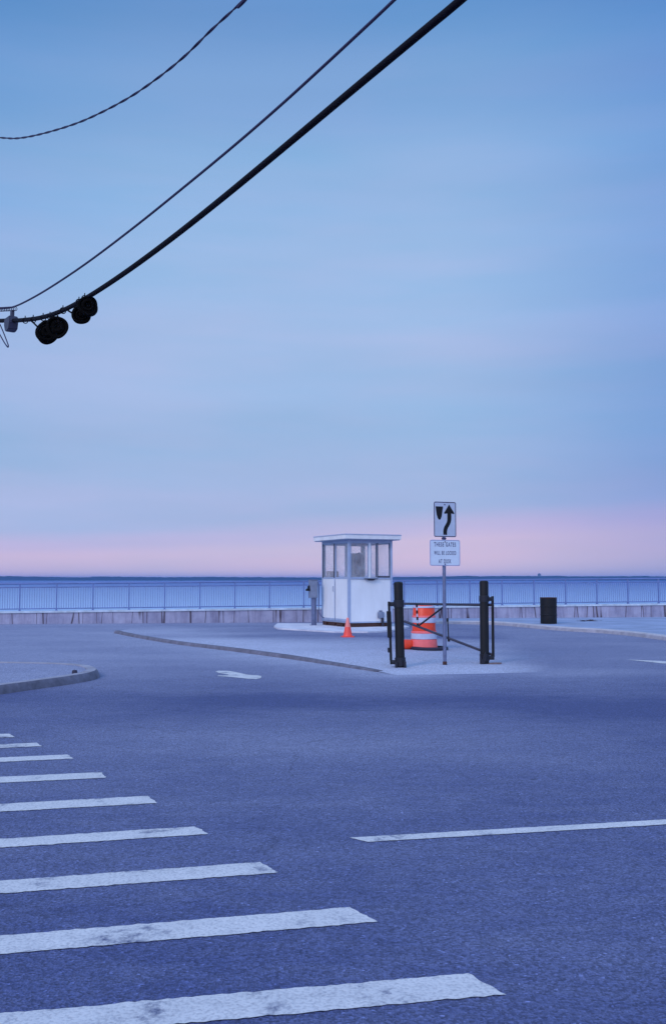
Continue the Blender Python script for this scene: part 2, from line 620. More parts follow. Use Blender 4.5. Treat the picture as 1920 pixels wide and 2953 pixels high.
def thing(name, label, cat, loc=(0, 0, 0), rz=0.0, group=None):
    o = bpy.data.objects.new(name, None)
    COL.objects.link(o)
    o.location = loc
    o.rotation_euler = (0, 0, rz)
    o.empty_display_size = 0.2
    o['label'] = label
    o['category'] = cat
    if group:
        o['group'] = group
    return o


def tag(o, label, cat, group=None):
    o['label'] = label
    o['category'] = cat
    if group:
        o['group'] = group
    return o


def struct(o, kind='structure', label=None):
    o['kind'] = kind
    if label:
        o['label'] = label
    return o


def box(bm, x0, x1, y0, y1, z0, z1, bev=0.0, mat_i=0):
    b2 = bmesh.new()
    bmesh.ops.create_cube(b2, size=1.0)
    for v in b2.verts:
        v.co = Vector(((x0 + x1) / 2 + v.co.x * (x1 - x0), (y0 + y1) / 2 + v.co.y * (y1 - y0), (z0 + z1) / 2 + v.co.z * (z1 - z0)))
    if bev:
        bmesh.ops.bevel(b2, geom=list(b2.edges), offset=bev, segments=2, affect='EDGES', profile=0.5)
    merge(bm, b2, mat_i)


def merge(bm, b2, mat_i=0):
    vm = {}
    for v in b2.verts:
        vm[v] = bm.verts.new(v.co)
    for f in b2.faces:
        try:
            nf = bm.faces.new([vm[v] for v in f.verts])
            nf.material_index = mat_i
        except ValueError:
            pass
    b2.free()


def lathe(bm, prof, seg=24, cx=0, cy=0, cap=True, mat_i=0, squash=1.0):
    """prof: list of (radius, z)"""
    rings = []
    for r, z in prof:
        if r < 1e-5:
            rings.append([bm.verts.new((cx, cy, z))])
        else:
            rings.append([bm.verts.new((cx + r * math.cos(2 * math.pi * k / seg), cy + squash * r * math.sin(2 * math.pi * k / seg), z)) for k in range(seg)])
    for a, b in zip(rings, rings[1:]):
        for k in range(seg):
            k2 = (k + 1) % seg
            vs_ = []
            for v in ((a[k] if len(a) > 1 else a[0]), (a[k2] if len(a) > 1 else a[0]), (b[k2] if len(b) > 1 else b[0]), (b[k] if len(b) > 1 else b[0])):
                if v not in vs_:
                    vs_.append(v)
            if len(vs_) >= 3:
                bm.faces.new(vs_).material_index = mat_i
    if cap:
        for rg in (rings[0], rings[-1]):
            if len(rg) > 2:
                bm.faces.new(rg).material_index = mat_i


def tube(bm, pts, rad, seg=8, closed=False, mat_i=0):
    pts = [Vector(p) for p in pts]
    n = len(pts)
    rads = rad if isinstance(rad, (list, tuple)) else [rad] * n
    rings = []
    ref = None
    for i, p in enumerate(pts):
        if closed:
            tg = pts[(i + 1) % n] - pts[i - 1]
        else:
            tg = pts[min(i + 1, n - 1)] - pts[max(i - 1, 0)]
        tg.normalize()
        if ref is None:
            ref = Vector((0, 0, 1)) if abs(tg.z) < 0.9 else Vector((1, 0, 0))
        s = tg.cross(ref)
        if s.length < 1e-6:
            s = tg.cross(Vector((0, 1, 0)))
        s.normalize()
        u = s.cross(tg).normalized()
        ref = u
        rings.append([bm.verts.new(p + rads[i] * (math.cos(2 * math.pi * k / seg) * s + math.sin(2 * math.pi * k / seg) * u)) for k in range(seg)])
    m_ = n if closed else n - 1
    for i in range(m_):
        a, b = rings[i], rings[(i + 1) % n]
        for k in range(seg):
            k2 = (k + 1) % seg
            bm.faces.new((a[k], a[k2], b[k2], b[k])).material_index = mat_i
    if not closed:
        bm.faces.new(rings[0]).material_index = mat_i
        bm.faces.new(rings[-1]).material_index = mat_i


def prism(bm, poly, y0, y1, mat_i=0):
    """poly in (x, z), extruded from y0 to y1"""
    a = [bm.verts.new((x, y0, z)) for x, z in poly]
    b = [bm.verts.new((x, y1, z)) for x, z in poly]
    bm.faces.new(a).material_index = mat_i
    bm.faces.new(b[::-1]).material_index = mat_i
    for i in range(len(poly)):
        j = (i + 1) % len(poly)
        bm.faces.new((a[i], b[i], b[j], a[j])).material_index = mat_i


def slab(bm, poly, z0, z1):
    """plan polygon (x, y) raised from z0 to z1"""
    a = [bm.verts.new((p[0], p[1], z0)) for p in poly]
    b = [bm.verts.new((p[0], p[1], z1)) for p in poly]
    fa = bm.faces.new(a)
    fb = bm.faces.new(b[::-1])
    fa.normal_update()
    fb.normal_update()
    for i in range(len(poly)):
        j = (i + 1) % len(poly)
        bm.faces.new((a[i], b[i], b[j], a[j]))
    bmesh.ops.triangulate(bm, faces=[fa, fb])


def rrect(w, h, r, cx=0.0, cz=0.0, n=5):
    p = []
    for sx, sz, a0 in ((1, 1, 0), (-1, 1, 90), (-1, -1, 180), (1, -1, 270)):
        for k in range(n + 1):
            a = R(a0 + 90 * k / n)
            p.append((cx + sx * (w / 2 - r) + r * math.cos(a), cz + sz * (h / 2 - r) + r * math.sin(a)))
    return p


def catmull(pts, per=10):
    pts = [Vector(p) for p in pts]
    P = [2 * pts[0] - pts[1]] + pts + [2 * pts[-1] - pts[-2]]
    o = []
    for i in range(1, len(P) - 2):
        p0, p1, p2, p3 = P[i - 1:i + 3]
        for k in range(per):
            t = k / per
            o.append(0.5 * ((2 * p1) + (p2 - p0) * t + (2 * p0 - 5 * p1 + 4 * p2 - p3) * t * t + (3 * p1 - p0 - 3 * p2 + p3) * t ** 3))
    o.append(pts[-1])
    return o


def sstep(a, b, x):
    t = max(0.0, min(1.0, (x - a) / (b - a)))
    return t * t * (3 - 2 * t)


def smooth_pts(P, it=3):
    """resample-free smoothing that keeps the ends"""
    P = [Vector(p) for p in P]
    for _ in range(it):
        P = [P[0]] + [(P[i - 1] + 2 * P[i] + P[i + 1]) / 4 for i in range(1, len(P) - 1)] + [P[-1]]
    return P


def resample(P, n):
    P = [Vector(p) for p in P]
    d = [0]
    for a, b in zip(P, P[1:]):
        d.append(d[-1] + (b - a).length)
    o = []
    j = 0
    for k in range(n):
        s = d[-1] * k / (n - 1)
        while j < len(P) - 2 and d[j + 1] < s:
            j += 1
        t = (s - d[j]) / max(d[j + 1] - d[j], 1e-9)
        o.append(P[j].lerp(P[j + 1], min(1, max(0, t))))
    return o


# ------------------------------------------------------------------ the sea wall line
def wall_y(x):
    return 35.6 + 0.149 * x


WANG = math.atan(0.149)

# ------------------------------------------------------------------ pavement edges measured from the photo
kerb_px = [(334.5, 1826), (407, 1840.7), (500, 1856.4), (582, 1867), (669, 1877), (756, 1889), (843.5, 1900.6), (937.6, 1914.6),
           (1015, 1926), (1073, 1935), (1131.5, 1944), (1190, 1956), (1240, 1962)]
KERB = [G(*p) for p in kerb_px]
K = smooth_pts(resample(KERB, 60), 6)
OPP = resample(smooth_pts(resample([Vector((-5.3, 33.2, 0)), Vector((-4.0, 34.3, 0)), Vector((5.6, 34.9, 0)), Vector((5.4, 26, 0)), Vector((4.6, 19, 0)), Vector((3.7, 16.2, 0)), Vector((1.9, 14.85, 0))], 60), 4), 60)


def ground_wear_tone(x, y):
    w = 0.22
    d = min((Vector((k.x, k.y)) - Vector((x, y))).length for k in K[::4])
    w += 0.75 * math.exp(-(d / 0.85) ** 2) * (0.35 + 0.65 * sstep(25, 19, y)) * sstep(14.4, 16.2, y + 0.25 * mnoise.noise(Vector((x * 2, y * 2, 5))))   # dust swept against the kerb
    w += 0.46 * sstep(11.5, 18.5, y)  # paler with distance: worn asphalt, plus grazing brightness put into the colour
    w += 0.24 * sstep(0.5, -5, x) * sstep(13, 20, y)
    w += 0.34 * math.exp(-((x - 3.6) / 1.3) ** 2 - ((y - 15.9) / 0.55) ** 2)
    w += 0.20 * math.exp(-((x - 5.0) / 1.6) ** 2 - ((y - 16.6) / 0.5) ** 2)
    w -= 0.16 * math.exp(-((y - 12.4 + 0.10 * x) / 1.0) ** 2)                  # a darker band across the road
    w += 0.34 * math.exp(-((x + 0.1) / 2.4) ** 2 - ((y - 9.0) / 1.7) ** 2)
    w -= 0.16 * sstep(7.0, 3.0, y)  # darker towards the viewer: view-angle falloff put into the colour
    w -= 0.10 * sstep(1.0, 4.0, x) * sstep(30, 15, y)
    w += 0.16 * mnoise.noise(Vector((x * 0.45, y * 0.45, 3.1)))
    return w * 0.40


def island_wear(p, s, t):
    x, y = p.x, p.y
    d = min((Vector((k.x, k.y)) - Vector((x, y))).length for k in K[::3])
    w = 0.42 + 0.36 * math.exp(-(d / 3.2) ** 2)
    w += 0.08 * sstep(21.5, 17.0, y)
    w -= 0.22 * sstep(23.0, 26.0, y)
    w -= 0.10 * math.exp(-((y - 25.6) / 1.1) ** 2)
    w += 0.07 * mnoise.noise(Vector((x * 0.8, y * 0.8, 7.0)))
    k = 1 - sstep(2.4, 4.0, x + 0.25 * mnoise.noise(Vector((y, x, 2))) - 0.10 * (y - 16))
    k *= sstep(34.3, 31.0, y)
    k *= 1 - sstep(0.92, 0.99, s)
    k *= 1 - sstep(0.86, 0.94, t) * sstep(0.3, 0.6, s)
    g_ = ground_wear_tone(x, y)
    return g_ + (w - g_) * k


bm = bmesh.new()
NS, NT = 60, 26
wl = bm.verts.layers.float.new('wear_tone')
grid = []
for i in range(NS):
    s = i / (NS - 1)
    row = []
    ks = 1 - sstep(0.62, 0.98, s)
    for j in range(NT):
        t = j / (NT - 1)
        p = K[i].lerp(OPP[i], t)
        edge = max(sstep(0.84, 1.0, t), sstep(0.86, 1.0, s))
        z = 0.010 - 0.022 * edge + 0.048 * ks * (1 - sstep(0.35, 1.0, t))
        v = bm.verts.new((p.x, p.y, z))
        v[wl] = island_wear(v.co, s, t)
        row.append(v)
    grid.append(row)
for i in range(NS - 1):
    for j in range(NT - 1):
        bm.faces.new((grid[i][j], grid[i + 1][j], grid[i + 1][j + 1], grid[i][j + 1]))
isl_bvh = BVHTree.FromBMesh(bm)
KTOP = [grid[i][0].co.copy() for i in range(NS)]
island = struct(obj('pavement', bm, 'island', smooth=True))
if island.data.polygons[0].normal.z < 0:
    island.data.flip_normals()


def zat(x, y):
    h = isl_bvh.ray_cast(Vector((x, y, 5)), Vector((0, 0, -1)))
    return h[0].z if h[0] is not None else 0.0


def GI(px, py):
    p = G(px, py, 0.04)
    for _ in range(4):
        p = G(px, py, zat(p.x, p.y))
    return p


# kerb stones along the pavement's road edge
bm = bmesh.new()
rows = []
for i in range(NS - 6):
    a = K[max(i - 1, 0)]
    b = K[min(i + 1, NS - 1)]
    d = (b - a).normalized()
    n = Vector((d.y, -d.x, 0))
    if n.y > 0:
        n = -n
    h = KTOP[i].z + 0.010
    j = (mnoise.noise(Vector((i * 0.9, 0, 0))) * 0.02)
    if i < 2:
        h *= 1.15
    o_, i_ = K[i] + n * (0.035 + j), K[i] - n * 0.09
    rows.append([bm.verts.new((o_.x + n.x * 0.02, o_.y + n.y * 0.02, -0.01)), bm.verts.new((o_.x, o_.y, h * 0.82)), bm.verts.new((o_.x - n.x * 0.015, o_.y - n.y * 0.015, h)), bm.verts.new((i_.x, i_.y, h)), bm.verts.new((i_.x, i_.y, -0.01))])
for a, b in zip(rows, rows[1:]):
    for k in range(4):
        bm.faces.new((a[k], b[k], b[k + 1], a[k + 1]))
bm.faces.new(rows[0])
bm.faces.new(rows[-1])
struct(obj('kerb', bm, 'kerb', smooth=True))

# ------------------------------------------------------------------ the road: one sheet to the sea wall and far to both sides
xs = [-400, -150, -60, -30, -20] + [-14 + 0.35 * k for k in range(81)] + [20, 30, 60, 150, 400]
ys = [-400, -120, -30, -8] + [-1 + 0.33 * k for k in range(111)]
bm = bmesh.new()
wl = bm.verts.layers.float.new('wear_tone')
g = []
for y in ys:
    row = []
    for x in xs:
        yy = y
        top = wall_y(x) + 0.1
        if y >= -1:
            yy = -1 + (y + 1) / (ys[-1] + 1) * (top + 1)
        if yy > top:
            yy = top
        if x < -200 and y >= -1:
            yy = -30 + (y + 1) / (ys[-1] + 1) * (top + 30) if top > -30 else top
        v = bm.verts.new((x, yy, 0))
        v[wl] = ground_wear_tone(x, yy)
        row.append(v)
    g.append(row)
for i in range(len(ys) - 1):
    for j in range(len(xs) - 1):
        bm.faces.new((g[i][j], g[i][j + 1], g[i + 1][j + 1], g[i + 1][j]))
road = struct(obj('road', bm, 'asphalt'))
if road.data.polygons[0].normal.z < 0:
    road.data.flip_normals()

# ------------------------------------------------------------------ corner pavement at the left, with its rounded kerb
near_px = [(0, 2000.7), (58, 1992), (116, 1984), (174.5, 1976), (244, 1965.8), (280, 1957)]
near = [G(*p) for p in near_px]
far = [G(p[0], p[1], 0.1) for p in [(288, 1936), (256, 1919.5), (221, 1914.5), (116, 1912.2), (0, 1911.0)]]
edge = [Vector((-11.5, 4.6, 0)), Vector((-7.2, 8.6, 0)), Vector((-5.3, 11.3, 0))] + near + [Vector((f.x, f.y, 0)) for f in far] + [Vector((-9, 17.3, 0)), Vector((-16, 18.6, 0))]
E = resample(smooth_pts(resample(edge, 90), 3), 90)
bm = bmesh.new()
CH = 0.105
slab(bm, [(e.x, e.y) for e in E] + [(-16, 4.6)], -0.02, CH)
wl = bm.verts.layers.float.new('wear_tone')
for v in bm.verts:
    v[wl] = 0.40
struct(obj('corner_pavement', bm, 'island'))
bm = bmesh.new()
rows = []
for i, e in enumerate(E):
    d = (E[min(i + 1, 89)] - E[max(i - 1, 0)]).normalized()
    n = Vector((d.y, -d.x, 0))
    o_, i_ = e + n * 0.05, e - n * 0.12
    jj = mnoise.noise(Vector((i * 0.6, 4, 0))) * 0.012
    h = CH + 0.012 + jj * 0.5
    rows.append([bm.verts.new((o_.x + n.x * (0.03 + jj), o_.y + n.y * (0.03 + jj), -0.01)), bm.verts.new((o_.x, o_.y, h - 0.035)), bm.verts.new((o_.x - n.x * 0.03, o_.y - n.y * 0.03, h)), bm.verts.new((i_.x, i_.y, h)), bm.verts.new((i_.x, i_.y, -0.01))])
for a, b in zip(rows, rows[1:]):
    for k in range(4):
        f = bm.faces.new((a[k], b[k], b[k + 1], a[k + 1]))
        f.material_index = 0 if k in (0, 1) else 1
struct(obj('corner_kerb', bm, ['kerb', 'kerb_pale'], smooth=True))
# dark stub on it
p = G(216, 1943, CH)
bm = bmesh.new()
lathe(bm, [(0.045, -0.01), (0.042, 0.03), (0.030, 0.052), (0.0, 0.058)], 10)
for v in bm.verts:
    v.co += 0.006 * mnoise.noise_vector(v.co * 40)
o = obj('stub', bm, 'rock', smooth=True)
o.location = p
tag(o, 'small dark stub sticking up from the rounded pavement corner at left', 'stub')

# ------------------------------------------------------------------ pavement along the sea wall at the right
SH = 0.11
sw_px = [(1180, 1790), (1300, 1790.5), (1427, 1791.5), (1501, 1798), (1558, 1803), (1618, 1808.5), (1736, 1814), (1837, 1823), (1920, 1834)]
swn = [G(q[0], q[1], SH) for q in sw_px]
for q in swn:
    q.z = 0
d = (swn[-1] - swn[-3]).normalized()
swn += [swn[-1] + d * 2.5 + Vector((0.3, 0, 0)), swn[-1] + d * 5 + Vector((1.6, 0, 0)), swn[-1] + Vector((12, -7, 0))]
S = resample(smooth_pts(resample(swn, 70), 3), 70)
SH = 0.11
bm = bmesh.new()
back = [(x, wall_y(x) + 0.04) for x in (30, 20, 10, 3.0)]
slab(bm, [(q.x, q.y) for q in S] + [(30, S[-1].y)] + back, -0.02, SH)
struct(obj('sidewalk', bm, mat('sidewalk_concrete', (0.34, 0.40, 0.56), 0.85, var=0.35, vscale=0.9, bump=0.3, bscale=30)))
bm = bmesh.new()
rows = []
for i, e in enumerate(S):
    d = (S[min(i + 1, 69)] - S[max(i - 1, 0)]).normalized()
    n = Vector((d.y, -d.x, 0))
    if n.y > 0:
        n = -n
    jj = mnoise.noise(Vector((i * 0.5, 9, 0))) * 0.012
    h = SH + 0.008 + jj * 0.4
    o_, i_ = e + n * 0.05, e - n * 0.14
    rows.append([bm.verts.new((o_.x + n.x * 0.03, o_.y + n.y * 0.03, -0.01)), bm.verts.new((o_.x, o_.y, h - 0.03)), bm.verts.new((o_.x - n.x * 0.03, o_.y - n.y * 0.03, h)), bm.verts.new((i_.x, i_.y, h)), bm.verts.new((i_.x, i_.y, -0.01))])
for a, b in zip(rows, rows[1:]):
    for k in range(4):
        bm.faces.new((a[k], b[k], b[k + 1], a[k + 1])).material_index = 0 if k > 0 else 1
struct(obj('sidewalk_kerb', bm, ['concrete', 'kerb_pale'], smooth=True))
# rusty leaf litter against the wall
pa, pb = G(1668, 1792, SH), G(1720, 1790, SH)
bm = bmesh.new()
for k in range(60):
    t = random.random()
    c = pa.lerp(pb, t) + Vector((random.gauss(0, 0.05), random.gauss(0, 0.22), random.uniform(0.008, 0.03)))
    r_ = random.uniform(0.03, 0.07)
    q = [c + Vector((r_ * math.cos(a + k), r_ * math.sin(a + k), random.uniform(-0.006, 0.012))) for a in (0, 1.7, 3.1, 4.6)]
    bm.faces.new([bm.verts.new(v) for v in q])
struct(obj('leaf_litter', bm, mat('brown_litter', (0.10, 0.045, 0.05), 0.9, var=0.4, vscale=12)), 'stuff')

# ------------------------------------------------------------------ painted markings
DPX = 1920 / 1547.0


def marking(name, poly, seed, label=None, step=0.022, rag=0.009, m='paint'):
    """flat painted patch with slightly ragged edges, 4 mm proud"""
    bm = bmesh.new()
    P = []
    for a, b in zip(poly, poly[1:] + poly[:1]):
        n = max(1, int((b - a).length / step))
        for k in range(n):
            q = a.lerp(b, k / n)
            r1 = mnoise.noise(Vector((q.x * 26, q.y * 26, seed)))
            r2 = mnoise.noise(Vector((q.x * 64, q.y * 64, seed + 5)))
            dn_ = (b - a).normalized()
            P.append(q + Vector((dn_.y, -dn_.x, 0)) * (rag * (r1 + 0.9 * r2)))
    vs_ = [bm.verts.new((q.x, q.y, 0.004)) for q in P]
    f = bm.faces.new(vs_)
    f.normal_update()
    bmesh.ops.triangulate(bm, faces=[f])
    o = obj(name, bm, m)
    if o.data.polygons[0].normal.z < 0:
        o.data.flip_normals()
    return struct(o, 'structure', label)


stripe_px = [((22, 1705.5), (35, 1713.5), (0, 1707), (0, 1715)),
             ((86, 1726.5), (97, 1734.5), (0, 1731), (0, 1740.5)),
             ((158, 1754), (173, 1763.5), (0, 1761.5), (0, 1772.5)),
             ((236, 1795), (247, 1808), (0, 1803.5), (0, 1823)),
             ((343, 1850.5), (365, 1867), (0, 1869), (0, 1887.5)),
             ((453, 1921.5), (484, 1939), (0, 1948.5), (0, 1973)),
             ((603, 2004.5), (648, 2029), (0, 2048), (0, 2078)),
             ((812, 2109.5), (877, 2143), (0, 2178), (0, 2217)),
             ((1085, 2264), (1175, 2312), (0, 2366), (0, 2410))]
names = ['faint far', 'thin far', 'thin', 'narrow', 'middle', 'longer', 'long', 'broad', 'nearest broad']
for i, (tr, br, tl, bl) in enumerate(stripe_px):
    A, B, C, D = [G(q[0] * DPX, q[1] * DPX) for q in (tr, br, tl, bl)]
    e1 = (C - A).normalized()
    e2 = (D - B).normalized()
    dirv = (e1 + e2).normalized() if i > 0 else Vector((-0.972, -0.236, 0))
    dirv = (dirv * 0.5 + Vector((-0.972, -0.236, 0)) * 0.5).normalized() if i < 3 else dirv
    marking('crosswalk_stripe', [A, B, B + dirv * 3.1, A + dirv * 3.1], i * 1.7,
            'white zebra crossing bar, number %s from the far end' % ['one', 'two', 'three', 'four', 'five', 'six', 'seven', 'eight', 'nine'][i])
a0, a1 = G(817 * DPX, 1953.5 * DPX), G(1547 * DPX, 1911 * DPX)
dv = (a1 - a0).normalized()
nv = Vector((-dv.y, dv.x, 0)) * 0.058
marking('lane_line', [a0 - nv + dv * 0.08, a0 + nv, a0 + nv + dv * 9.0, a0 - nv + dv * 9.0], 31.0, 'long thin white lane line at right', rag=0.005)
a0, a1 = G(1806, 1902.5), G(1920, 1911)
dv = (a1 - a0).normalized()
nv = Vector((-dv.y, dv.x, 0)) * 0.22
marking('edge_line', [a0, a0 + nv + dv * 0.6, a0 + nv + dv * 5.0, a0 - nv + dv * 5.0, a0 - nv + dv * 0.9], 41.0, 'white painted line by the far right kerb')
arrow = [(185, 145), (250, 128), (400, 129), (540, 135), (720, 168), (900, 208), (1050, 231), (1220, 237), (1330, 260), (1305, 310), (1190, 335), (1000, 328), (800, 305), (600, 285), (400, 268), (240, 258), (250, 241), (480, 239), (520, 222), (400, 203), (270, 180)]
marking('painted_patch', [G(600 + x / 8.594, 1920 + y / 8.594) for x, y in arrow], 51.0, 'worn white arrow patch on the road left of the kerb', rag=0.012)

# ------------------------------------------------------------------ sea, far shore
bm = bmesh.new()
q = [(-12000, wall_y(-12000)), (12000, wall_y(12000)), (12000, 14000), (-12000, 14000)]
q = [(-12000, 2000), (-300, wall_y(-300) + 0.25), (300, wall_y(300) + 0.25), (12000, 2000), (12000, 12000), (-12000, 12000)]
f = bm.faces.new([bm.verts.new((x, y, -2.6)) for x, y in q])
f.normal_update()
bmesh.ops.triangulate(bm, faces=[f])
sea = struct(obj('sea', bm, 'sea'))
if sea.data.polygons[0].normal.z < 0:
    sea.data.flip_normals()

# low wooded land across the water: a ridge with depth
bm = bmesh.new()
prev = None
land_top = [(-400, 1660), (0, 1661), (120, 1663), (240, 1665), (280, 1662.5), (420, 1664), (520, 1664.5), (600, 1663.5), (700, 1664.5), (900, 1665), (1130, 1664),
            (1280, 1662.5), (1345, 1660.5), (1380, 1662), (1440, 1661), (1530, 1661.5), (1600, 1660.5), (1640, 1662), (1760, 1662), (1850, 1661), (1920, 1663), (2300, 1661)]


def land_y(px):
    for (x0, y0), (x1, y1) in zip(land_top, land_top[1:]):
        if x0 <= px <= x1:
            return y0 + (y1 - y0) * (px - x0) / (x1 - x0)
    return 1662


DL = 5200.0
for k in range(1200):
    px = -2000 + k * 5
    yy = land_y(px) + 1.1 * mnoise.noise(Vector((px * 0.045, 0, 0))) + 0.7 * mnoise.noise(Vector((px * 0.21, 3, 0)))
    top = CAM_H + (HOR - yy) / FPX * DL
    x = (px - CX) / FPX * DL
    prof = [(DL - 240, -2.6), (DL - 190, top * 0.5), (DL - 110, top * 0.82), (DL, top), (DL + 300, top * 0.9), (DL + 700, -2.6)]
    row = [bm.verts.new((x * (yq / DL), yq, z)) for yq, z in prof]
    if prev:
        for a in range(5):
            bm.faces.new((prev[a], row[a], row[a + 1], prev[a + 1]))
    prev = row
struct(obj('hills', bm, 'land', smooth=True))
# tiny tower on the skyline
pt = at_depth(1554, 1664, DL - 60)
bm = bmesh.new()
box(bm, -6.3, 6.3, -5, 5, 0, 18.5)
box(bm, -3.5, 3.5, -3, 3, 18.5, 21)
box(bm, -9, -6.3, -5, 5, 0, 8)
for zz in (3, 6, 9, 12, 15):
    box(bm, -6.5, 6.5, -5.2, 5.2, zz, zz + 0.5)
o = obj('tower', bm, 'tower')
o.location = (pt.x, pt.y, pt.z - 2)
tag(o, 'tiny square tower standing above the far shore skyline', 'tower')

# ------------------------------------------------------------------ sea wall
wall = thing('sea_wall', 'low weathered concrete sea wall with rust streaks under the railing', 'wall', (0, wall_y(0), 0), WANG)
LX = 60.0


def wtop(u):      # u along the wall
    return 0.515 + 0.0077 * u if abs(u) < 16 else 0.515 + 0.0077 * math.copysign(16, u)


bm = bmesh.new()
us = [-LX] + [-18 + k for k in range(37)] + [LX]
rows = []
for u in us:
    t_ = wtop(u) - 0.065
    rows.append([bm.verts.new(c) for c in ((u, 0, -3), (u, -0.02, 0.0), (u, 0.0, t_), (u, 0.34, t_), (u, 0.34, -3))])
for a, b in zip(rows, rows[1:]):
    for k in range(4):
        bm.faces.new((a[k], b[k], b[k + 1], a[k + 1]))
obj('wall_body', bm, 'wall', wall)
bm = bmesh.new()
rows = []
for u in us:
    t_ = wtop(u)
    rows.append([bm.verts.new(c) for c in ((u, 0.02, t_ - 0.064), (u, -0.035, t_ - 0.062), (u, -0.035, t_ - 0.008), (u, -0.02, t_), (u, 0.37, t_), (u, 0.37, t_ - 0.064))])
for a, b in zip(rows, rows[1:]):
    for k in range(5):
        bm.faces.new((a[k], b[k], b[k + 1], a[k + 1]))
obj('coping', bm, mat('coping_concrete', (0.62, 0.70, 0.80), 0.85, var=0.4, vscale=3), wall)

# ------------------------------------------------------------------ railing on the wall
fence = thing('railing', 'long blue grey metal railing with thin upright bars on the sea wall', 'railing', (0, wall_y(0), 0), WANG)
SP = 1.22
P0 = -10.67 / math.cos(WANG)
RH = 0.935
bmp = bmesh.new()
box(bmp, -0.022, 0.022, -0.022, 0.022, -0.02, RH - 0.02)
box(bmp, -0.05, 0.05, -0.045, 0.045, 0.0, 0.012)
box(bmp, -0.030, 0.030, -0.03, 0.03, 0.012, 0.05)
post0 = obj('post', bmp, 'rail', fence)
bmp = bmesh.new()
for k in range(1, 15):
    x = SP * k / 15
    box(bmp, x - 0.0125, x + 0.0125, -0.010, 0.010, 0.075, RH - 0.125)
panel0 = obj('baluster_panel', bmp, 'baluster', fence)
YF = 0.16
first = True
for k in range(-8, 27):
    u = P0 + k * SP
    slope = wtop(u + SP) - wtop(u)
    for src in (post0, panel0):
        o = src if first else src.copy()
        if not first:
            COL.objects.link(o)
            o.parent = fence
        o.location = (u, YF, wtop(u))
        if src is panel0:
            o.rotation_euler = (0, -math.atan(slope / SP), 0)
    first = False
ra, rb = P0 - 8 * SP, P0 + 27 * SP
for z, rr in ((RH, 0.028), (RH - 0.125, 0.020), (0.075, 0.020)):
    bm = bmesh.new()
    n_ = 36
    tube(bm, [(ra + (rb - ra) * i / (n_ - 1), YF, wtop(ra + (rb - ra) * i / (n_ - 1)) + z) for i in range(n_)], rr, 8)
    obj('rail', bm, 'rail', fence, smooth=True)

# ------------------------------------------------------------------ concrete pad and booth
PADZ = 0.095
BS = 1.034
corner = G(1004.5, 1809, PADZ)
A_ = R(25.0)
pad_px = [(790, 1805), (800, 1811), (880, 1816), (960, 1820.5), (1060, 1821), (1130, 1817), (1180, 1806), (1150, 1799), (800, 1797)]
bm = bmesh.new()
P = [G(x, y, PADZ) for x, y in pad_px]
slab(bm, [(q.x, q.y) for q in P], 0.0, PADZ)
struct(obj('booth_platform', bm, 'pad'))

BW, BD = 1.44, 1.855
booth = thing('ticket_booth', 'small white square booth with flat overhanging roof and sliding windows', 'booth', corner, A_)
booth.scale = (BS, BS, BS)
# base frame
Z0, Z1, ZS, ZW, ZT = 0.0, 0.125, 1.385, 2.435, 2.535
bm = bmesh.new()
box(bm, 0.02, BW - 0.02, 0.03, 0.10, 0.0, Z1 - 0.01)
box(bm, 0.02, BW - 0.02, BD - 0.10, BD - 0.03, 0.0, Z1 - 0.01)
for y0, y1 in ((0.10, 0.32), (0.44, 0.86), (0.98, 1.44), (1.56, BD - 0.10)):
    box(bm, 0.02, 0.09, y0, y1, 0.0, Z1 - 0.01)
box(bm, 0.021, 0.089, 0.10, BD - 0.10, 0.085, Z1 - 0.012)
box(bm, BW - 0.09, BW - 0.02, 0.10, BD - 0.10, 0.0, Z1 - 0.01)
obj('base_frame', bm, 'rust', booth)
bm = bmesh.new()
box(bm, 0.01, BW - 0.01, 0.01, BD - 0.01, Z1 - 0.01, Z1 + 0.03)
obj('floor_panel', bm, 'trim', booth)
# corner posts
PT = 0.075
for x0, y0 in ((0, 0), (BW - PT, 0), (0, BD - PT), (BW - PT, BD - PT)):
    bm = bmesh.new()
    box(bm, x0, x0 + PT, y0, y0 + PT, Z1, ZT, bev=0.006)
    obj('corner_post', bm, 'trim', booth)
# header under the roof, round the four sides
bm = bmesh.new()
for x0, x1, y0, y1 in ((PT, BW - PT, 0.006, 0.06), (PT, BW - PT, BD - 0.06, BD - 0.006), (0.006, 0.06, PT, BD - PT), (BW - 0.06, BW - 0.006, PT, BD - PT)):
    box(bm, x0, x1, y0, y1, ZW, ZT - 0.003)
obj('header', bm, 'trim', booth)
# roof
OV = 0.19
rf = None
bm = bmesh.new()
box(bm, -OV, BW + OV, -OV, BD + OV, ZT, ZT + 0.135, bev=0.006)
rf = obj('roof', bm, 'roof', booth)
bm = bmesh.new()
box(bm, -OV + 0.03, BW + OV - 0.03, -OV + 0.03, BD + OV - 0.03, ZT - 0.02, ZT - 0.002)
obj('soffit', bm, 'trim', rf)
bm = bmesh.new()
box(bm, -OV - 0.006, BW + OV + 0.006, -OV - 0.006, -OV, ZT + 0.112, ZT + 0.142)
box(bm, -OV - 0.006, BW + OV + 0.006, BD + OV, BD + OV + 0.006, ZT + 0.112, ZT + 0.142)
box(bm, -OV - 0.006, -OV, -OV, BD + OV, ZT + 0.112, ZT + 0.142)
box(bm, BW + OV, BW + OV + 0.006, -OV, BD + OV, ZT + 0.112, ZT + 0.142)
obj('drip_edge', bm, 'trim', rf)
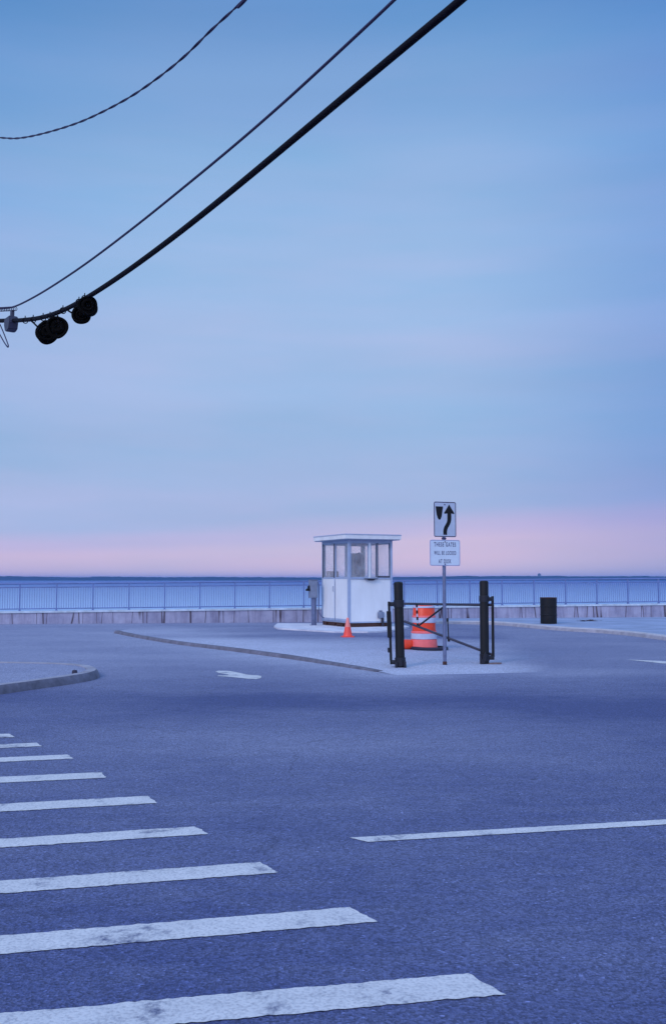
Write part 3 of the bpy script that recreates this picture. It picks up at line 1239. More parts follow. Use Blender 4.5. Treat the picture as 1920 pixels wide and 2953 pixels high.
# lower walls
bm = bmesh.new()
box(bm, PT, BW - PT, 0.012, 0.05, Z1 + 0.005, ZS)
obj('front_wall', bm, 'white', booth)
bm = bmesh.new()
box(bm, PT, BW - PT, BD - 0.05, BD - 0.012, Z1 + 0.005, ZS)
obj('rear_wall', bm, 'white', booth)
bm = bmesh.new()
box(bm, BW - 0.05, BW - 0.012, PT, BD - PT, Z1 + 0.005, ZS)
obj('right_wall', bm, 'white', booth)
# sills
bm = bmesh.new()
box(bm, PT - 0.02, BW - PT + 0.02, -0.02, 0.06, ZS, ZS + 0.035, bev=0.004)
obj('sill', bm, 'trim', booth)
bm = bmesh.new()
box(bm, 0.50, 0.92, -0.075, -0.021, ZS - 0.012, ZS + 0.012)
prism(bm, [(0.58, ZS - 0.012), (0.84, ZS - 0.012), (0.78, ZS - 0.045), (0.64, ZS - 0.045)], -0.07, -0.03)
obj('pay_shelf', bm, 'darkframe', booth)


def window(parent, to, u0, u1, z0, z1, fm, fr=0.028, dep=0.03, name='window'):
    """framed pane; to(u, d, z) -> local coordinates box corners"""
    bm = bmesh.new()
    for a, b, c, d_ in ((u0, u1, z0, z0 + fr), (u0, u1, z1 - fr, z1), (u0, u0 + fr, z0 + fr, z1 - fr), (u1 - fr, u1, z0 + fr, z1 - fr)):
        to(bm, a, b, c, d_, dep)
    w = obj(name, bm, fm, parent)
    bm = bmesh.new()
    to(bm, u0 + fr, u1 - fr, z0 + fr, z1 - fr, 0.006)
    obj('pane', bm, 'glass', w)
    return w


def front(off):
    return lambda bm, a, b, c, d_, dep: box(bm, a, b, off - dep / 2, off + dep / 2, c, d_)


def side(off):
    return lambda bm, a, b, c, d_, dep: box(bm, off - dep / 2, off + dep / 2, a, b, c, d_)


zs, zw = ZS + 0.037, ZW - 0.002
window(booth, front(0.030), PT + 0.004, 0.655, zs, zw, 'trim', 0.018)
bm = bmesh.new()
box(bm, 0.66, 0.725, 0.004, 0.056, zs, zw)
obj('mullion', bm, 'white', booth)
window(booth, front(0.020), 0.73, 0.93, zs, zw, 'trim', 0.014)
rw = window(booth, front(0.044), 0.905, BW - PT - 0.004, zs, zw, 'trim', 0.018)
for a_, b_, c_, d_ in ((0.898, 0.965, zs, zw), (BW - PT - 0.020, BW - PT - 0.004, zs, zw), (0.966, BW - PT - 0.021, zs + 0.002, zs + 0.045)):
    bm = bmesh.new()
    box(bm, a_, b_, 0.012, 0.028, c_, d_)
    obj('gasket', bm, 'darkframe', rw)
# right side and rear windows
window(booth, side(BW - 0.03), PT + 0.004, BD * 0.5 - 0.02, zs, zw, 'trim', 0.03)
window(booth, side(BW - 0.03), BD * 0.5 + 0.02, BD - PT - 0.004, zs, zw, 'trim', 0.03)
bm = bmesh.new()
box(bm, BW - 0.05, BW - 0.012, BD * 0.5 - 0.02, BD * 0.5 + 0.02, zs, zw)
box(bm, BW - 0.05, BW - 0.012, PT, BD - PT, ZS, zs)
obj('mullion', bm, 'trim', booth)
window(booth, front(BD - 0.03), PT + 0.004, 0.80, zs, zw, 'trim', 0.03)
bd = obj('back_door', (lambda b: (box(b, 0.84, BW - PT - 0.006, BD - 0.056, BD - 0.014, ZS + 0.001, zw - 0.30), b)[1])(bmesh.new()), 'back_door', booth)
window(bd, front(BD - 0.034), 0.84, BW - PT - 0.006, zw - 0.298, zw, 'back_door', 0.04)
bm = bmesh.new()
box(bm, PT, 0.838, BD - 0.05, BD - 0.012, ZS, zs)
box(bm, 0.80, 0.838, BD - 0.05, BD - 0.012, zs, zw)
obj('mullion', bm, 'trim', booth)
# left side: a sliding door leaf and a fixed leaf
SM = 0.93


def leaf(name, y0, y1, off, fm, lower):
    bm = bmesh.new()
    box(bm, off - 0.017, off + 0.017, y0, y1, Z1 + 0.035, ZS)
    d_ = obj(name, bm, lower, booth)
    w = window(d_, side(off), y0, y1, ZS + 0.03, zw, 'trim', 0.022)
    for a_, b_ in ((y0, y0 + 0.045), (y1 - 0.035, y1)) if fm == 'darkframe' else ():
        bm = bmesh.new()
        box(bm, off - 0.030, off - 0.016, a_, b_, ZS + 0.031, zw)
        obj('gasket', bm, 'darkframe', w)
    bm = bmesh.new()
    box(bm, off - 0.026, off + 0.022, y0, y1, ZS, ZS + 0.03)
    obj('cross_rail', bm, 'trim', d_)
    bm = bmesh.new()
    box(bm, off - 0.024, off + 0.020, y0, y1, Z1 + 0.036, Z1 + 0.10)
    obj('kick_plate', bm, 'trim', d_)
    return d_


door = leaf('sliding_door', SM + 0.01, BD - PT - 0.004, 0.022, 'darkframe', 'white')
leaf('fixed_panel', PT + 0.004, SM + 0.008, 0.045, 'trim', 'white')
bm = bmesh.new()
tube(bm, [(-0.004, SM + 0.07, 1.02), (-0.03, SM + 0.07, 1.02), (-0.03, SM + 0.07, 1.16), (-0.004, SM + 0.07, 1.16)], 0.008, 6)
obj('handle', bm, 'galv', door)
bm = bmesh.new()
box(bm, -0.008, 0.004, SM - 0.010, SM + 0.012, Z1 + 0.1, ZS - 0.004)
obj('door_edge', bm, 'trim', door)
bm = bmesh.new()
box(bm, -0.02, 0.10, PT + 0.002, BD - PT - 0.002, Z1 + 0.0305, Z1 + 0.034)
obj('door_track', bm, 'trim', booth)
# round grey lamp / meter housing on the front wall with its conduit
bm = bmesh.new()
box(bm, 0.93, 1.14, -0.065, 0.010, 0.245, 0.43, bev=0.03)
box(bm, 0.985, 1.075, -0.045, 0.010, 0.43, 0.475, bev=0.012)
hood = obj('outlet_housing', bm, 'grey_metal', booth, smooth=True)
bm = bmesh.new()
tube(bm, [(1.09, -0.025, 0.245), (1.09, -0.025, 0.02)], 0.04, 10)
obj('conduit', bm, 'darkframe', hood, smooth=True)
# inside: counter along the rear
bm = bmesh.new()
box(bm, 0.06, 0.80, BD - 0.45, BD - 0.06, ZS - 0.06, ZS - 0.02)
box(bm, 0.07, 0.11, BD - 0.43, BD - 0.07, Z1 + 0.03, ZS - 0.06)
box(bm, 0.74, 0.78, BD - 0.43, BD - 0.07, Z1 + 0.03, ZS - 0.06)
obj('counter', bm, 'interior', booth)


def inbooth(x, y, z):
    return corner + Matrix.Rotation(A_, 3, 'Z') @ (Vector((x, y, z)) * BS)


bm = bmesh.new()
box(bm, -0.15, 0.15, -0.13, 0.13, 0.0, 0.26, bev=0.008)
box(bm, -0.152, 0.152, -0.03, 0.03, 0.255, 0.263)
o = obj('storage_box', bm, 'cardboard')
o.location = inbooth(0.24, BD - 0.26, ZS - 0.02)
o.rotation_euler = (0, 0, A_ + 0.1)
tag(o, 'brownish box inside the booth behind the lower left window pane', 'box')
# dark jacket hanging on the door inside
bm = bmesh.new()
prof = [(0.0, 0.0, 0.02), (0.05, -0.02, 0.05), (0.11, -0.06, 0.07), (0.13, -0.20, 0.075), (0.12, -0.42, 0.07), (0.13, -0.62, 0.08), (0.12, -0.70, 0.075), (0.0, -0.70, 0.02)]
rings = []
for w, z, d_ in prof:
    rings.append([bm.verts.new((max(w, 0.004) * math.cos(2 * math.pi * k / 18) * (1 + 0.12 * math.sin(k * 3 + z * 9)), d_ * math.sin(2 * math.pi * k / 18) * (1 + 0.15 * math.sin(k * 5.0)), z)) for k in range(18)])
for a, b in zip(rings, rings[1:]):
    for k in range(18):
        bm.faces.new((a[k], a[(k + 1) % 18], b[(k + 1) % 18], b[k]))
for s_ in (-1, 1):
    tube(bm, [(s_ * 0.09, 0, -0.05), (s_ * 0.145, -0.01, -0.2), (s_ * 0.15, -0.02, -0.4), (s_ * 0.14, -0.03, -0.55)], [0.04, 0.045, 0.04, 0.036], 10)
o = obj('jacket', bm, 'jacket', smooth=True)
o.location = inbooth(1.18, BD - 0.17, 2.20)
o.rotation_euler = (0, 0, A_)
tag(o, 'dark clothing hanging inside the booth, seen through the front window', 'jacket')

# ------------------------------------------------------------------ meter pedestal beside the booth
pp = G(903, 1803, PADZ)
ped = thing('utility_pedestal', 'grey metal utility box on a post beside the booth, black meter attached', 'utility box', pp, R(20))
bm = bmesh.new()
box(bm, -0.05, 0.05, -0.05, 0.05, 0.0, 0.86, bev=0.006)
box(bm, -0.09, 0.09, -0.09, 0.09, 0.0, 0.015)
obj('post', bm, 'galv', ped)
bm = bmesh.new()
box(bm, -0.115, 0.115, -0.10, 0.12, 0.84, 1.40, bev=0.01)
bx = obj('cabinet', bm, 'grey_metal', ped)
bm = bmesh.new()
box(bm, -0.10, 0.10, -0.112, -0.102, 0.87, 1.36, bev=0.004)
cd = obj('cabinet_door', bm, 'grey_metal', bx)
bm = bmesh.new()
box(bm, -0.125, 0.125, -0.118, 0.13, 1.40, 1.415)
obj('cabinet_lid', bm, 'galv', bx)
bm = bmesh.new()
box(bm, -0.20, -0.116, -0.06, 0.07, 1.06, 1.14, bev=0.012)
tube(bm, [(-0.165, 0.0, 1.14), (-0.175, 0.0, 1.20), (-0.15, 0, 1.225), (-0.13, 0, 1.19), (-0.13, 0, 1.13)], 0.020, 8)
box(bm, -0.235, -0.19, -0.05, 0.05, 1.06, 1.115, bev=0.01)
obj('padlock', bm, 'black', ped)
bm = bmesh.new()
c0 = 0.20
tube(bm, catmull([(0.10, 0.06, 1.32), (c0 - 0.02, 0.06, 1.31), (c0, 0.06, 1.2), (c0, 0.06, 0.55), (c0 + 0.03, 0.06, 0.36), (c0 + 0.18, 0.10, 0.22), (c0 + 0.36, 0.2, 0.18)], 6), 0.017, 8)
obj('conduit', bm, 'galv', ped, smooth=True)
bm = bmesh.new()
tube(bm, [(0.085, 0.0, 0.84), (0.085, 0.0, 0.0)], 0.022, 8)
obj('conduit', bm, 'galv', ped, smooth=True)

# ------------------------------------------------------------------ traffic cone
cp = GI(1002.5, 1837)
cone = thing('traffic_cone', 'small orange traffic cone with faded upper half in front of the booth', 'traffic cone', cp, R(12))
bm = bmesh.new()
prof = rrect(0.30, 0.30, 0.04)
a = [bm.verts.new((x, y, 0.0)) for x, y in prof]
b = [bm.verts.new((x, y, 0.025)) for x, y in prof]
bm.faces.new(a)
bm.faces.new(b)
for i in range(len(prof)):
    j = (i + 1) % len(prof)
    bm.faces.new((a[i], a[j], b[j], b[i]))
obj('base', bm, 'cone', cone)
bm = bmesh.new()
lathe(bm, [(0.118, 0.0255), (0.112, 0.045), (0.095, 0.13), (0.072, 0.26)], 28, cap=False)
obj('cone_body', bm, 'cone', cone, smooth=True)
bm = bmesh.new()
lathe(bm, [(0.0735, 0.255), (0.0735, 0.262), (0.040, 0.42), (0.034, 0.475), (0.026, 0.485), (0.024, 0.46)], 28, cap=False)
obj('sleeve', bm, 'cone_pale', cone, smooth=True)

# ------------------------------------------------------------------ traffic drum, with a dark ring at its foot, and a sandbag
dp = GI(1222, 1872)
drum = thing('traffic_drum', 'orange and white banded traffic drum standing behind the gate bars', 'traffic drum', dp, 0)
DRW = [0.28, 0.262, 0.246, 0.238]


def ringpart(name, m, r0, z0, r1, z1, lip=0.006):
    bm = bmesh.new()
    lathe(bm, [(r0 - lip, z0), (r0, z0 + 0.006), (r1, z1 - 0.006), (r1 - lip, z1)], 40, cap=False)
    return obj(name, bm, m, drum, smooth=True)


bm = bmesh.new()
lathe(bm, [(0.283, 0.0), (0.285, 0.03), (0.276, 0.03), (0.27, 0.10), (0.262, 0.215), (0.258, 0.22), (0.252, 0.33), (0.246, 0.336), (0.24, 0.56), (0.236, 0.67), (0.232, 0.68), (0.225, 0.885), (0.21, 0.905), (0.12, 0.915), (0.0, 0.915)], 40)
obj('drum_body', bm, 'orange', drum, smooth=True)
ringpart('lower_band', 'pink', 0.286, 0.015, 0.272, 0.205)
ringpart('reflective_band', 'reflect', 0.272, 0.215, 0.266, 0.335)
ringpart('faded_band', 'pink', 0.267, 0.335, 0.265, 0.385)
ringpart('reflective_band', 'reflect', 0.250, 0.555, 0.245, 0.665)
ringpart('faded_band', 'pink', 0.247, 0.665, 0.245, 0.705)
ringpart('reflective_band', 'reflect', 0.236, 0.865, 0.232, 0.902)
bm = bmesh.new()
tube(bm, [(-0.07, 0, 0.91), (-0.06, 0, 0.955), (0.06, 0, 0.955), (0.07, 0, 0.91)], 0.014, 8)
obj('handle', bm, 'orange', drum, smooth=True)
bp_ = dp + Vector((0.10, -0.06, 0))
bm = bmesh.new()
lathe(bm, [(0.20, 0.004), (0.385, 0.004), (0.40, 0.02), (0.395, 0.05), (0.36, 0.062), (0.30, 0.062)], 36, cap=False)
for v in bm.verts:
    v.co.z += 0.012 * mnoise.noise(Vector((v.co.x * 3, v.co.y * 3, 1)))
o = obj('foot_ring', bm, 'blackish', smooth=True)
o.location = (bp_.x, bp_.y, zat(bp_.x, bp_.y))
tag(o, 'flat dark ring lying round the foot of the traffic drum', 'rubber ring')
sp_ = GI(1172, 1872)
bm = bmesh.new()
bmesh.ops.create_uvsphere(bm, u_segments=24, v_segments=14, radius=1.0)
for v in bm.verts:
    x, y, z = v.co
    s_ = 1 + 0.10 * mnoise.noise(v.co * 2.2)
    v.co = Vector((math.copysign(abs(x) ** 0.7, x) * 0.17 * s_, math.copysign(abs(y) ** 0.75, y) * 0.13 * s_, (math.copysign(abs(z) ** 0.6, z)) * 0.10 * s_ + 0.105))
o = obj('sandbag', bm, 'orange', smooth=True)
o.location = (sp_.x, sp_.y, zat(sp_.x, sp_.y) - 0.004)
o.rotation_euler = (0, 0, 0.3)
tag(o, 'low orange lump between the drum and the left gate post', 'sandbag')

# ------------------------------------------------------------------ gate posts
ZB = 0.0


def gate_post(base, label, lean, rad, h, left):
    t = thing('gate_post', label, 'gate post', base, 0, 'black gate posts')
    t.rotation_euler = lean
    bm = bmesh.new()
    lathe(bm, [(rad, -0.03), (rad, h - 0.025), (rad * 0.93, h - 0.004), (rad * 0.6, h + 0.004), (0.0, h + 0.007)], 26)
    obj('post', bm, 'black', t, smooth=True)
    return t


gl = GI(1154, 1924)
gr = GI(1396.5, 1914)
RAD = 0.078
pl = gate_post(gl, 'left black gate post, between the booth and the drum', (0, R(-1.2), 0), RAD, 1.44, True)
pr = gate_post(gr, 'right black gate post, right of the sign', (0, R(0.1), 0), RAD, 1.46, False)


def collar(parent, z0, z1, r, x_arm, arm_r=0.03):
    bm = bmesh.new()
    lathe(bm, [(RAD + 0.001, z0), (r, z0 + 0.004), (r, z1 - 0.004), (RAD + 0.001, z1)], 26, cap=False)
    box(bm, min(0, x_arm), max(0, x_arm), -arm_r, arm_r, (z0 + z1) / 2 - 0.04, (z0 + z1) / 2 + 0.03, bev=0.006)
    return obj('collar', bm, 'black_worn', parent, smooth=True)


collar(pl, 1.01, 1.135, RAD + 0.010, -0.15)
collar(pl, 0.02, 0.165, RAD + 0.014, -0.13)
collar(pr, 1.09, 1.20, RAD + 0.010, 0.17)
collar(pr, 0.05, 0.17, RAD + 0.008, 0.17)
for s_ in (-1, 1):
    bm = bmesh.new()
    box(bm, s_ * 0.072 - 0.022, s_ * 0.072 + 0.022, -0.11, -0.06, 0.0, 0.10, bev=0.004)
    obj('foot_bracket', bm, 'black_worn', pl)
bm = bmesh.new()
prism(bm, [(-0.08, 0.0), (-0.02, 0.0), (0.02, 0.16), (-0.005, 0.22)], -0.12, -0.10)
prism(bm, [(-0.086, 0.0), (-0.086, 0.16), (-0.04, 0.05)], -0.10, 0.0)
obj('gusset', bm, 'black_worn', pr)
bm = bmesh.new()
prism(bm, [(0.07, 0.0), (0.27, 0.005), (0.30, 0.02), (0.2, 0.022), (0.07, 0.012)], -0.09, 0.04)
obj('foot_plate', bm, mat('rusty_plate', (0.24, 0.16, 0.16), 0.8, var=0.4, vscale=15), pr)

# ------------------------------------------------------------------ swing gates
# right leaf: hinge bar right of the right post, bars running left and away behind the posts
g0 = Vector((gr.x + 0.15, gr.y, gr.z))
rg = thing('swing_gate', 'swing gate of dark bars across the gap, hinged on the right post', 'gate', g0, 0, 'swing gates')
far_l = at_depth(1166, 1741, gr.y + 1.25) - g0
bm = bmesh.new()
box(bm, -0.02, 0.025, -0.022, 0.022, 0.12, 1.19, bev=0.005)
obj('hinge_bar', bm, 'black', rg)
zt = at_depth(1380, 1745, gr.y).z - g0.z
bm = bmesh.new()
tube(bm, [(0.0, 0, zt), tuple(far_l)], 0.024, 10)
obj('top_rail', bm, 'gate', rg, smooth=True)
d0 = at_depth(1412, 1889, gr.y) - g0
d1 = at_depth(1166, 1792, gr.y + 1.25) - g0
bm = bmesh.new()
tube(bm, [(0, 0, d0.z), tuple(d1)], 0.023, 10)
obj('diagonal', bm, 'gate', rg, smooth=True)


def along(a, b, px):
    """point of segment a-b (gate frame) seen at pixel column px"""
    lo, hi = 0.0, 1.0
    f_ = lambda t: (a + (b - a) * t + g0)
    u_ = (px - CX) / FPX
    for _ in range(40):
        m_ = (lo + hi) / 2
        q = f_(m_)
        # x/y falls from right to left
        if q.x / (q.y * math.cos(PITCH) + (q.z - CAM_H) * math.sin(PITCH)) > u_:
            lo = m_
        else:
            hi = m_
    return a + (b - a) * lo


T0, T1 = Vector((0, 0, zt)), far_l
D0, D1 = Vector((0, 0, d0.z)), d1
s0, s1 = along(D0, D1, 1204), along(T0, T1, 1288)
bm = bmesh.new()
tube(bm, [s0, s1], 0.018, 8)
obj('strut', bm, 'black_worn', rg, smooth=True)
# the drop rod with a knob at each end
k1 = at_depth(1290, 1788, gr.y + 0.6) - g0
k0 = at_depth(1293, 1844, gr.y + 0.6) - g0
bm = bmesh.new()
tube(bm, [k0, k1], 0.011, 8)
box(bm, k1.x - 0.02, k1.x + 0.016, k1.y - 0.02, k1.y + 0.02, k1.z - 0.03, k1.z + 0.035, bev=0.008)
box(bm, k0.x - 0.02, k0.x + 0.026, k0.y - 0.02, k0.y + 0.02, k0.z - 0.04, k0.z + 0.04, bev=0.008)
obj('drop_rod', bm, 'black', rg)
# black and white banded hanging bar
h1 = along(T0, T1, 1200.5)
h0 = Vector((s0.x, s0.y, s0.z))
h1b = h1 + Vector((0.0, -0.03, 0.0))
n_ = 7
bm = bmesh.new()
for k in range(n_):
    a, b = h1b.lerp(h0, k / n_), h1b.lerp(h0, (k + 1) / n_)
    tube(bm, [a, b], 0.019 if k % 2 == 0 else 0.016, 8, mat_i=k % 2)
obj('banded_bar', bm, ['black', 'reflect'], rg)

# left leaf: folded back, seen almost edge on
l0 = Vector((gl.x - 0.155, gl.y - 0.02, gl.z))
lg = thing('swing_gate', 'folded swing gate seen edge on, left of the left post', 'gate', l0, 0, 'swing gates')
lg.rotation_euler = (0, R(-2.0), 0)
bm = bmesh.new()
box(bm, -0.018, 0.022, -0.022, 0.022, 0.05, 1.11, bev=0.005)
obj('hinge_bar', bm, 'black', lg)
bm = bmesh.new()
box(bm, -0.045, 0.03, -0.05, 0.03, 0.50, 0.95, bev=0.012)
obj('lock_box', bm, 'black', lg)
bm = bmesh.new()
box(bm, -0.05, -0.018, -0.03, 0.03, 0.25, 0.33, bev=0.006)
obj('latch', bm, 'black_worn', lg)
dirl = Vector((0.086, 1.45, 0))
bm = bmesh.new()
tube(bm, [(0, 0.02, 1.05), (dirl.x, dirl.y, 1.05)], 0.022, 8)
obj('top_rail', bm, 'black', lg, smooth=True)
bm = bmesh.new()
tube(bm, [(0, 0.02, 0.12), (dirl.x, dirl.y, 0.70)], 0.022, 8)
obj('diagonal', bm, 'black', lg, smooth=True)

# ------------------------------------------------------------------ the sign
sp0 = GI(1282, 1917)
ST = R(22)
sign = thing('road_sign', 'grey metal post carrying a keep right arrow sign above a white notice', 'road sign', sp0, 0)
Hpx = 17.05
bm = bmesh.new()
lathe(bm, [(0.031, -0.02), (0.031, 2.62), (0.0, 2.622)], 16)
obj('post', bm, 'galv', sign, smooth=True)
bm = bmesh.new()
lathe(bm, [(0.040, 0.0), (0.036, 0.055), (0.031, 0.06)], 14, cap=False)
obj('post_foot', bm, 'rust', sign, smooth=True)


def zpx(y):
    return at_depth(1282, y, sp0.y - 0.04).z - sp0.z


def txt(body, size, cx, cz, y, width, m, parent):
    c = bpy.data.curves.new('lettering', 'FONT')
    c.body = body
    c.size = 1.0
    c.align_x = 'CENTER'
    c.align_y = 'CENTER'
    c.extrude = 0.0
    c.space_character = 1.3
    c.space_word = 1.2
    c.offset = 0.022
    o = bpy.data.objects.new('tmp', c)
    COL.objects.link(o)
    bpy.context.view_layer.update()
    dg = bpy.context.evaluated_depsgraph_get()
    me = bpy.data.meshes.new_from_object(o.evaluated_get(dg))
    bpy.data.objects.remove(o)
    xs_ = [v.co.x for v in me.vertices]
    ys_ = [v.co.y for v in me.vertices]
    w0, h0_ = max(xs_) - min(xs_), max(ys_) - min(ys_)
    mx_, my_ = (max(xs_) + min(xs_)) / 2, (max(ys_) + min(ys_)) / 2
    for v in me.vertices:
        x, yv = v.co.x, v.co.y
        v.co = Vector((cx + (x - mx_) / w0 * width, y, cz + (yv - my_) / h0_ * size))
    me.materials.clear()
    me.materials.append(M[m])
    o = bpy.data.objects.new('lettering', me)
    COL.objects.link(o)
    o.parent = parent
    return o


# keep right plate
def plate(name, w, h, cz, rr, m, rot, cx=0.0):
    bm = bmesh.new()
    prism(bm, rrect(w, h, rr, cx, cz), -0.036, -0.033)
    o = obj(name, bm, m, sign)
    o.rotation_euler = (0, 0, rot)
    return o


def flat(name, poly, y, m, parent):
    bm = bmesh.new()
    f = bm.faces.new([bm.verts.new((x, y, z)) for x, z in poly])
    f.normal_update()
    bmesh.ops.triangulate(bm, faces=[f])
    return obj(name, bm, m, parent)


def border(name, w, h, cz, rr, th, y, m, parent, cx=0.0):
    bm = bmesh.new()
    a = [bm.verts.new((x, y, z)) for x, z in rrect(w, h, rr, cx, cz)]
    b = [bm.verts.new((x, y, z)) for x, z in rrect(w - 2 * th, h - 2 * th, max(rr - th, 0.005), cx, cz)]
    for i in range(len(a)):
        j = (i + 1) % len(a)
        bm.faces.new((a[i], a[j], b[j], b[i]))
    return obj(name, bm, m, parent)


zt0, zt1 = zpx(1548.5), zpx(1447)
SW_, SHH = 0.44, zt1 - zt0
czs = (zt0 + zt1) / 2
kr = plate('keep_right_plate', SW_, SHH, czs, 0.03, 'sign_face', ST, 0.006)
border('border', SW_ - 0.004, SHH - 0.004, czs, 0.03, 0.014, -0.0372, 'sign_border', kr, 0.006)


def sm(x, y):
    return (0.006 + (x - 800) / 660 * SW_, czs - (y - 657) / 985 * SHH)


bullet = [(520, 298), (740, 298), (735, 350), (728, 400), (710, 520), (692, 600), (668, 652), (650, 668), (635, 672), (618, 668), (600, 652), (578, 610), (552, 530), (535, 410), (526, 350)]
arrowp = [(922, 236), (1082, 485), (1060, 502), (985, 488), (987, 600), (984, 670), (965, 750), (922, 838), (885, 895), (865, 950), (856, 1000), (855, 1090), (745, 1090),
          (744, 1000), (750, 940), (772, 868), (812, 802), (850, 738), (866, 670), (868, 600), (868, 490), (790, 502), (768, 482)]
flat('obstacle_mark', [sm(*q) for q in bullet], -0.0376, 'sign_black', kr)
flat('arrow_mark', [sm(*q) for q in arrowp], -0.0376, 'sign_black', kr)
# notice plate
zn0, zn1 = zpx(1631.5), zpx(1557)
NW, NH = 0.595, zn1 - zn0
czn = (zn0 + zn1) / 2
npl = plate('notice_plate', NW, NH, czn, 0.03, 'sign_white', ST, 0.002)
border('border', NW - 0.004, NH - 0.004, czn, 0.03, 0.010, -0.0372, 'paper_border', npl, 0.002)


def nm(x, y):
    return (0.002 + (x - 775) / 880 * NW, czn - (y - 1585) / 735 * NH)


for body, x0, x1, y0, y1 in (('THESE GATES', 455, 1090, 1285, 1410), ('WILL BE LOCKED', 455, 1095, 1530, 1645), ('AT DUSK', 585, 950, 1765, 1885)):
    cx_, cz_ = nm((x0 + x1) / 2, (y0 + y1) / 2)
    txt(body, (y1 - y0) / 735 * NH, cx_, cz_, -0.0376, (x1 - x0) / 880 * NW, 'sign_text', npl)
for zz in (zn1 - 0.035, zn0 + 0.028, zt0 + 0.05, zt1 - 0.05):
    bm = bmesh.new()
    b2 = bmesh.new()
    bmesh.ops.create_uvsphere(b2, u_segments=10, v_segments=6, radius=0.012)
    merge(bm, b2)
    for v in bm.verts:
        v.co = Vector((v.co.x, -0.038 + v.co.y * 0.6, zz + v.co.z))
    o = obj('bolt', bm, 'sign_border', npl if zz < zt0 else kr, smooth=True)
bm = bmesh.new()
lathe(bm, [(0.032, zn1 + 0.012), (0.042, zn1 + 0.016), (0.042, zn1 + 0.035), (0.032, zn1 + 0.04)], 14, cap=False)
obj('clamp', bm, 'sign_border', sign, smooth=True)

# ------------------------------------------------------------------ trash barrel
tb = G(1581, 1798.5, SH)
barrel = thing('trash_barrel', 'black metal trash barrel with rusty rim by the sea wall', 'trash can', tb)
bm = bmesh.new()
hh = 0.815
lathe(bm, [(0.0, 0.004), (0.25, 0.0), (0.258, 0.02), (0.255, 0.26), (0.266, 0.272), (0.266, 0.285), (0.256, 0.297), (0.257, 0.53), (0.268, 0.542), (0.268, 0.555), (0.258, 0.567), (0.262, hh), (0.245, hh), (0.24, 0.06), (0.0, 0.05)], 36, cap=False)
obj('barrel_body', bm, 'black', barrel, smooth=True)
bm = bmesh.new()
lathe(bm, [(0.262, hh - 0.012), (0.27, hh - 0.004), (0.27, hh + 0.012), (0.258, hh + 0.018), (0.244, hh + 0.01), (0.244, hh - 0.01)], 36, cap=False)
obj('rim', bm, 'rust', barrel, smooth=True)

# ------------------------------------------------------------------ overhead cables (sagging between poles outside the view)
PA, PB = (0.77, 6.0), (-4.35, 13.0)
QA, QB = (-0.675, 7.5), (-3.67, 11.0)


def cable_pts(px, A, B):
    return [on_plan(x * DPX, y * DPX, A, B) for x, y in px]


main_px = [(-60, 747), (0, 746), (50, 744.5), (100, 741), (150, 722), (210, 689), (300, 629), (400, 555), (500, 475), (600, 393), (700, 309), (800, 225), (900, 142), (1000, 58), (1070, 0), (1160, -76)]
P3 = cable_pts(main_px, PA, PB)
d = (P3[0] - P3[1])
d.z = 0
ext_l = [P3[0] + d.normalized() * k + Vector((0, 0, 0.03 * k * k * 0.3)) for k in (6.0, 3.0, 1.2)]
d2 = (P3[-1] - P3[-2]).normalized()
ext_r = [P3[-1] + d2 * k + Vector((0, 0, 0.02 * k * k)) for k in (2.0, 5.0, 9.0)]
bm = bmesh.new()
cl3 = catmull(smooth_pts(ext_l + P3 + ext_r, 1), 10)
tube(bm, cl3, 0.027, 10)
# lashing wire wound round the bundle
hel = []
for i, q in enumerate(resample(cl3, 1400)):
    a = i * 0.55
    hel.append(q + Vector((math.cos(a) * 0.0, 0, 0)) + 0.028 * (math.cos(a) * Vector((0.57, 0.82, 0)).cross(Vector((0, 0, 1))) + math.sin(a) * Vector((0, 0, 1))))
tube(bm, hel, 0.003, 4)
o = obj('cable_bundle', bm, 'cable', smooth=True)
tag(o, 'thickest black overhead cable sweeping from top centre down to the left edge', 'cable')

mid_px = [(-60, 722), (0, 720), (30, 716), (60, 702), (120, 668), (200, 615), (320, 524), (430, 432), (550, 336), (650, 247), (750, 156), (850, 62), (918, -2), (980, -62)]
P2 = cable_pts(mid_px, PA, PB)
d = P2[-1] - P2[-2]
d.normalize()
bm = bmesh.new()
dl = Vector((P2[0].x - P2[1].x, P2[0].y - P2[1].y, 0)).normalized()
tube(bm, catmull(smooth_pts([P2[0] + dl * 6 + Vector((0, 0, 0.2)), P2[0] + dl * 2.5 + Vector((0, 0, 0.05))] + P2 + [P2[-1] + d * 3, P2[-1] + d * 8], 1), 10), 0.0115, 8)
o = obj('support_wire', bm, 'wire', smooth=True)
tag(o, 'thin straight overhead wire running just above the thick cable', 'cable')

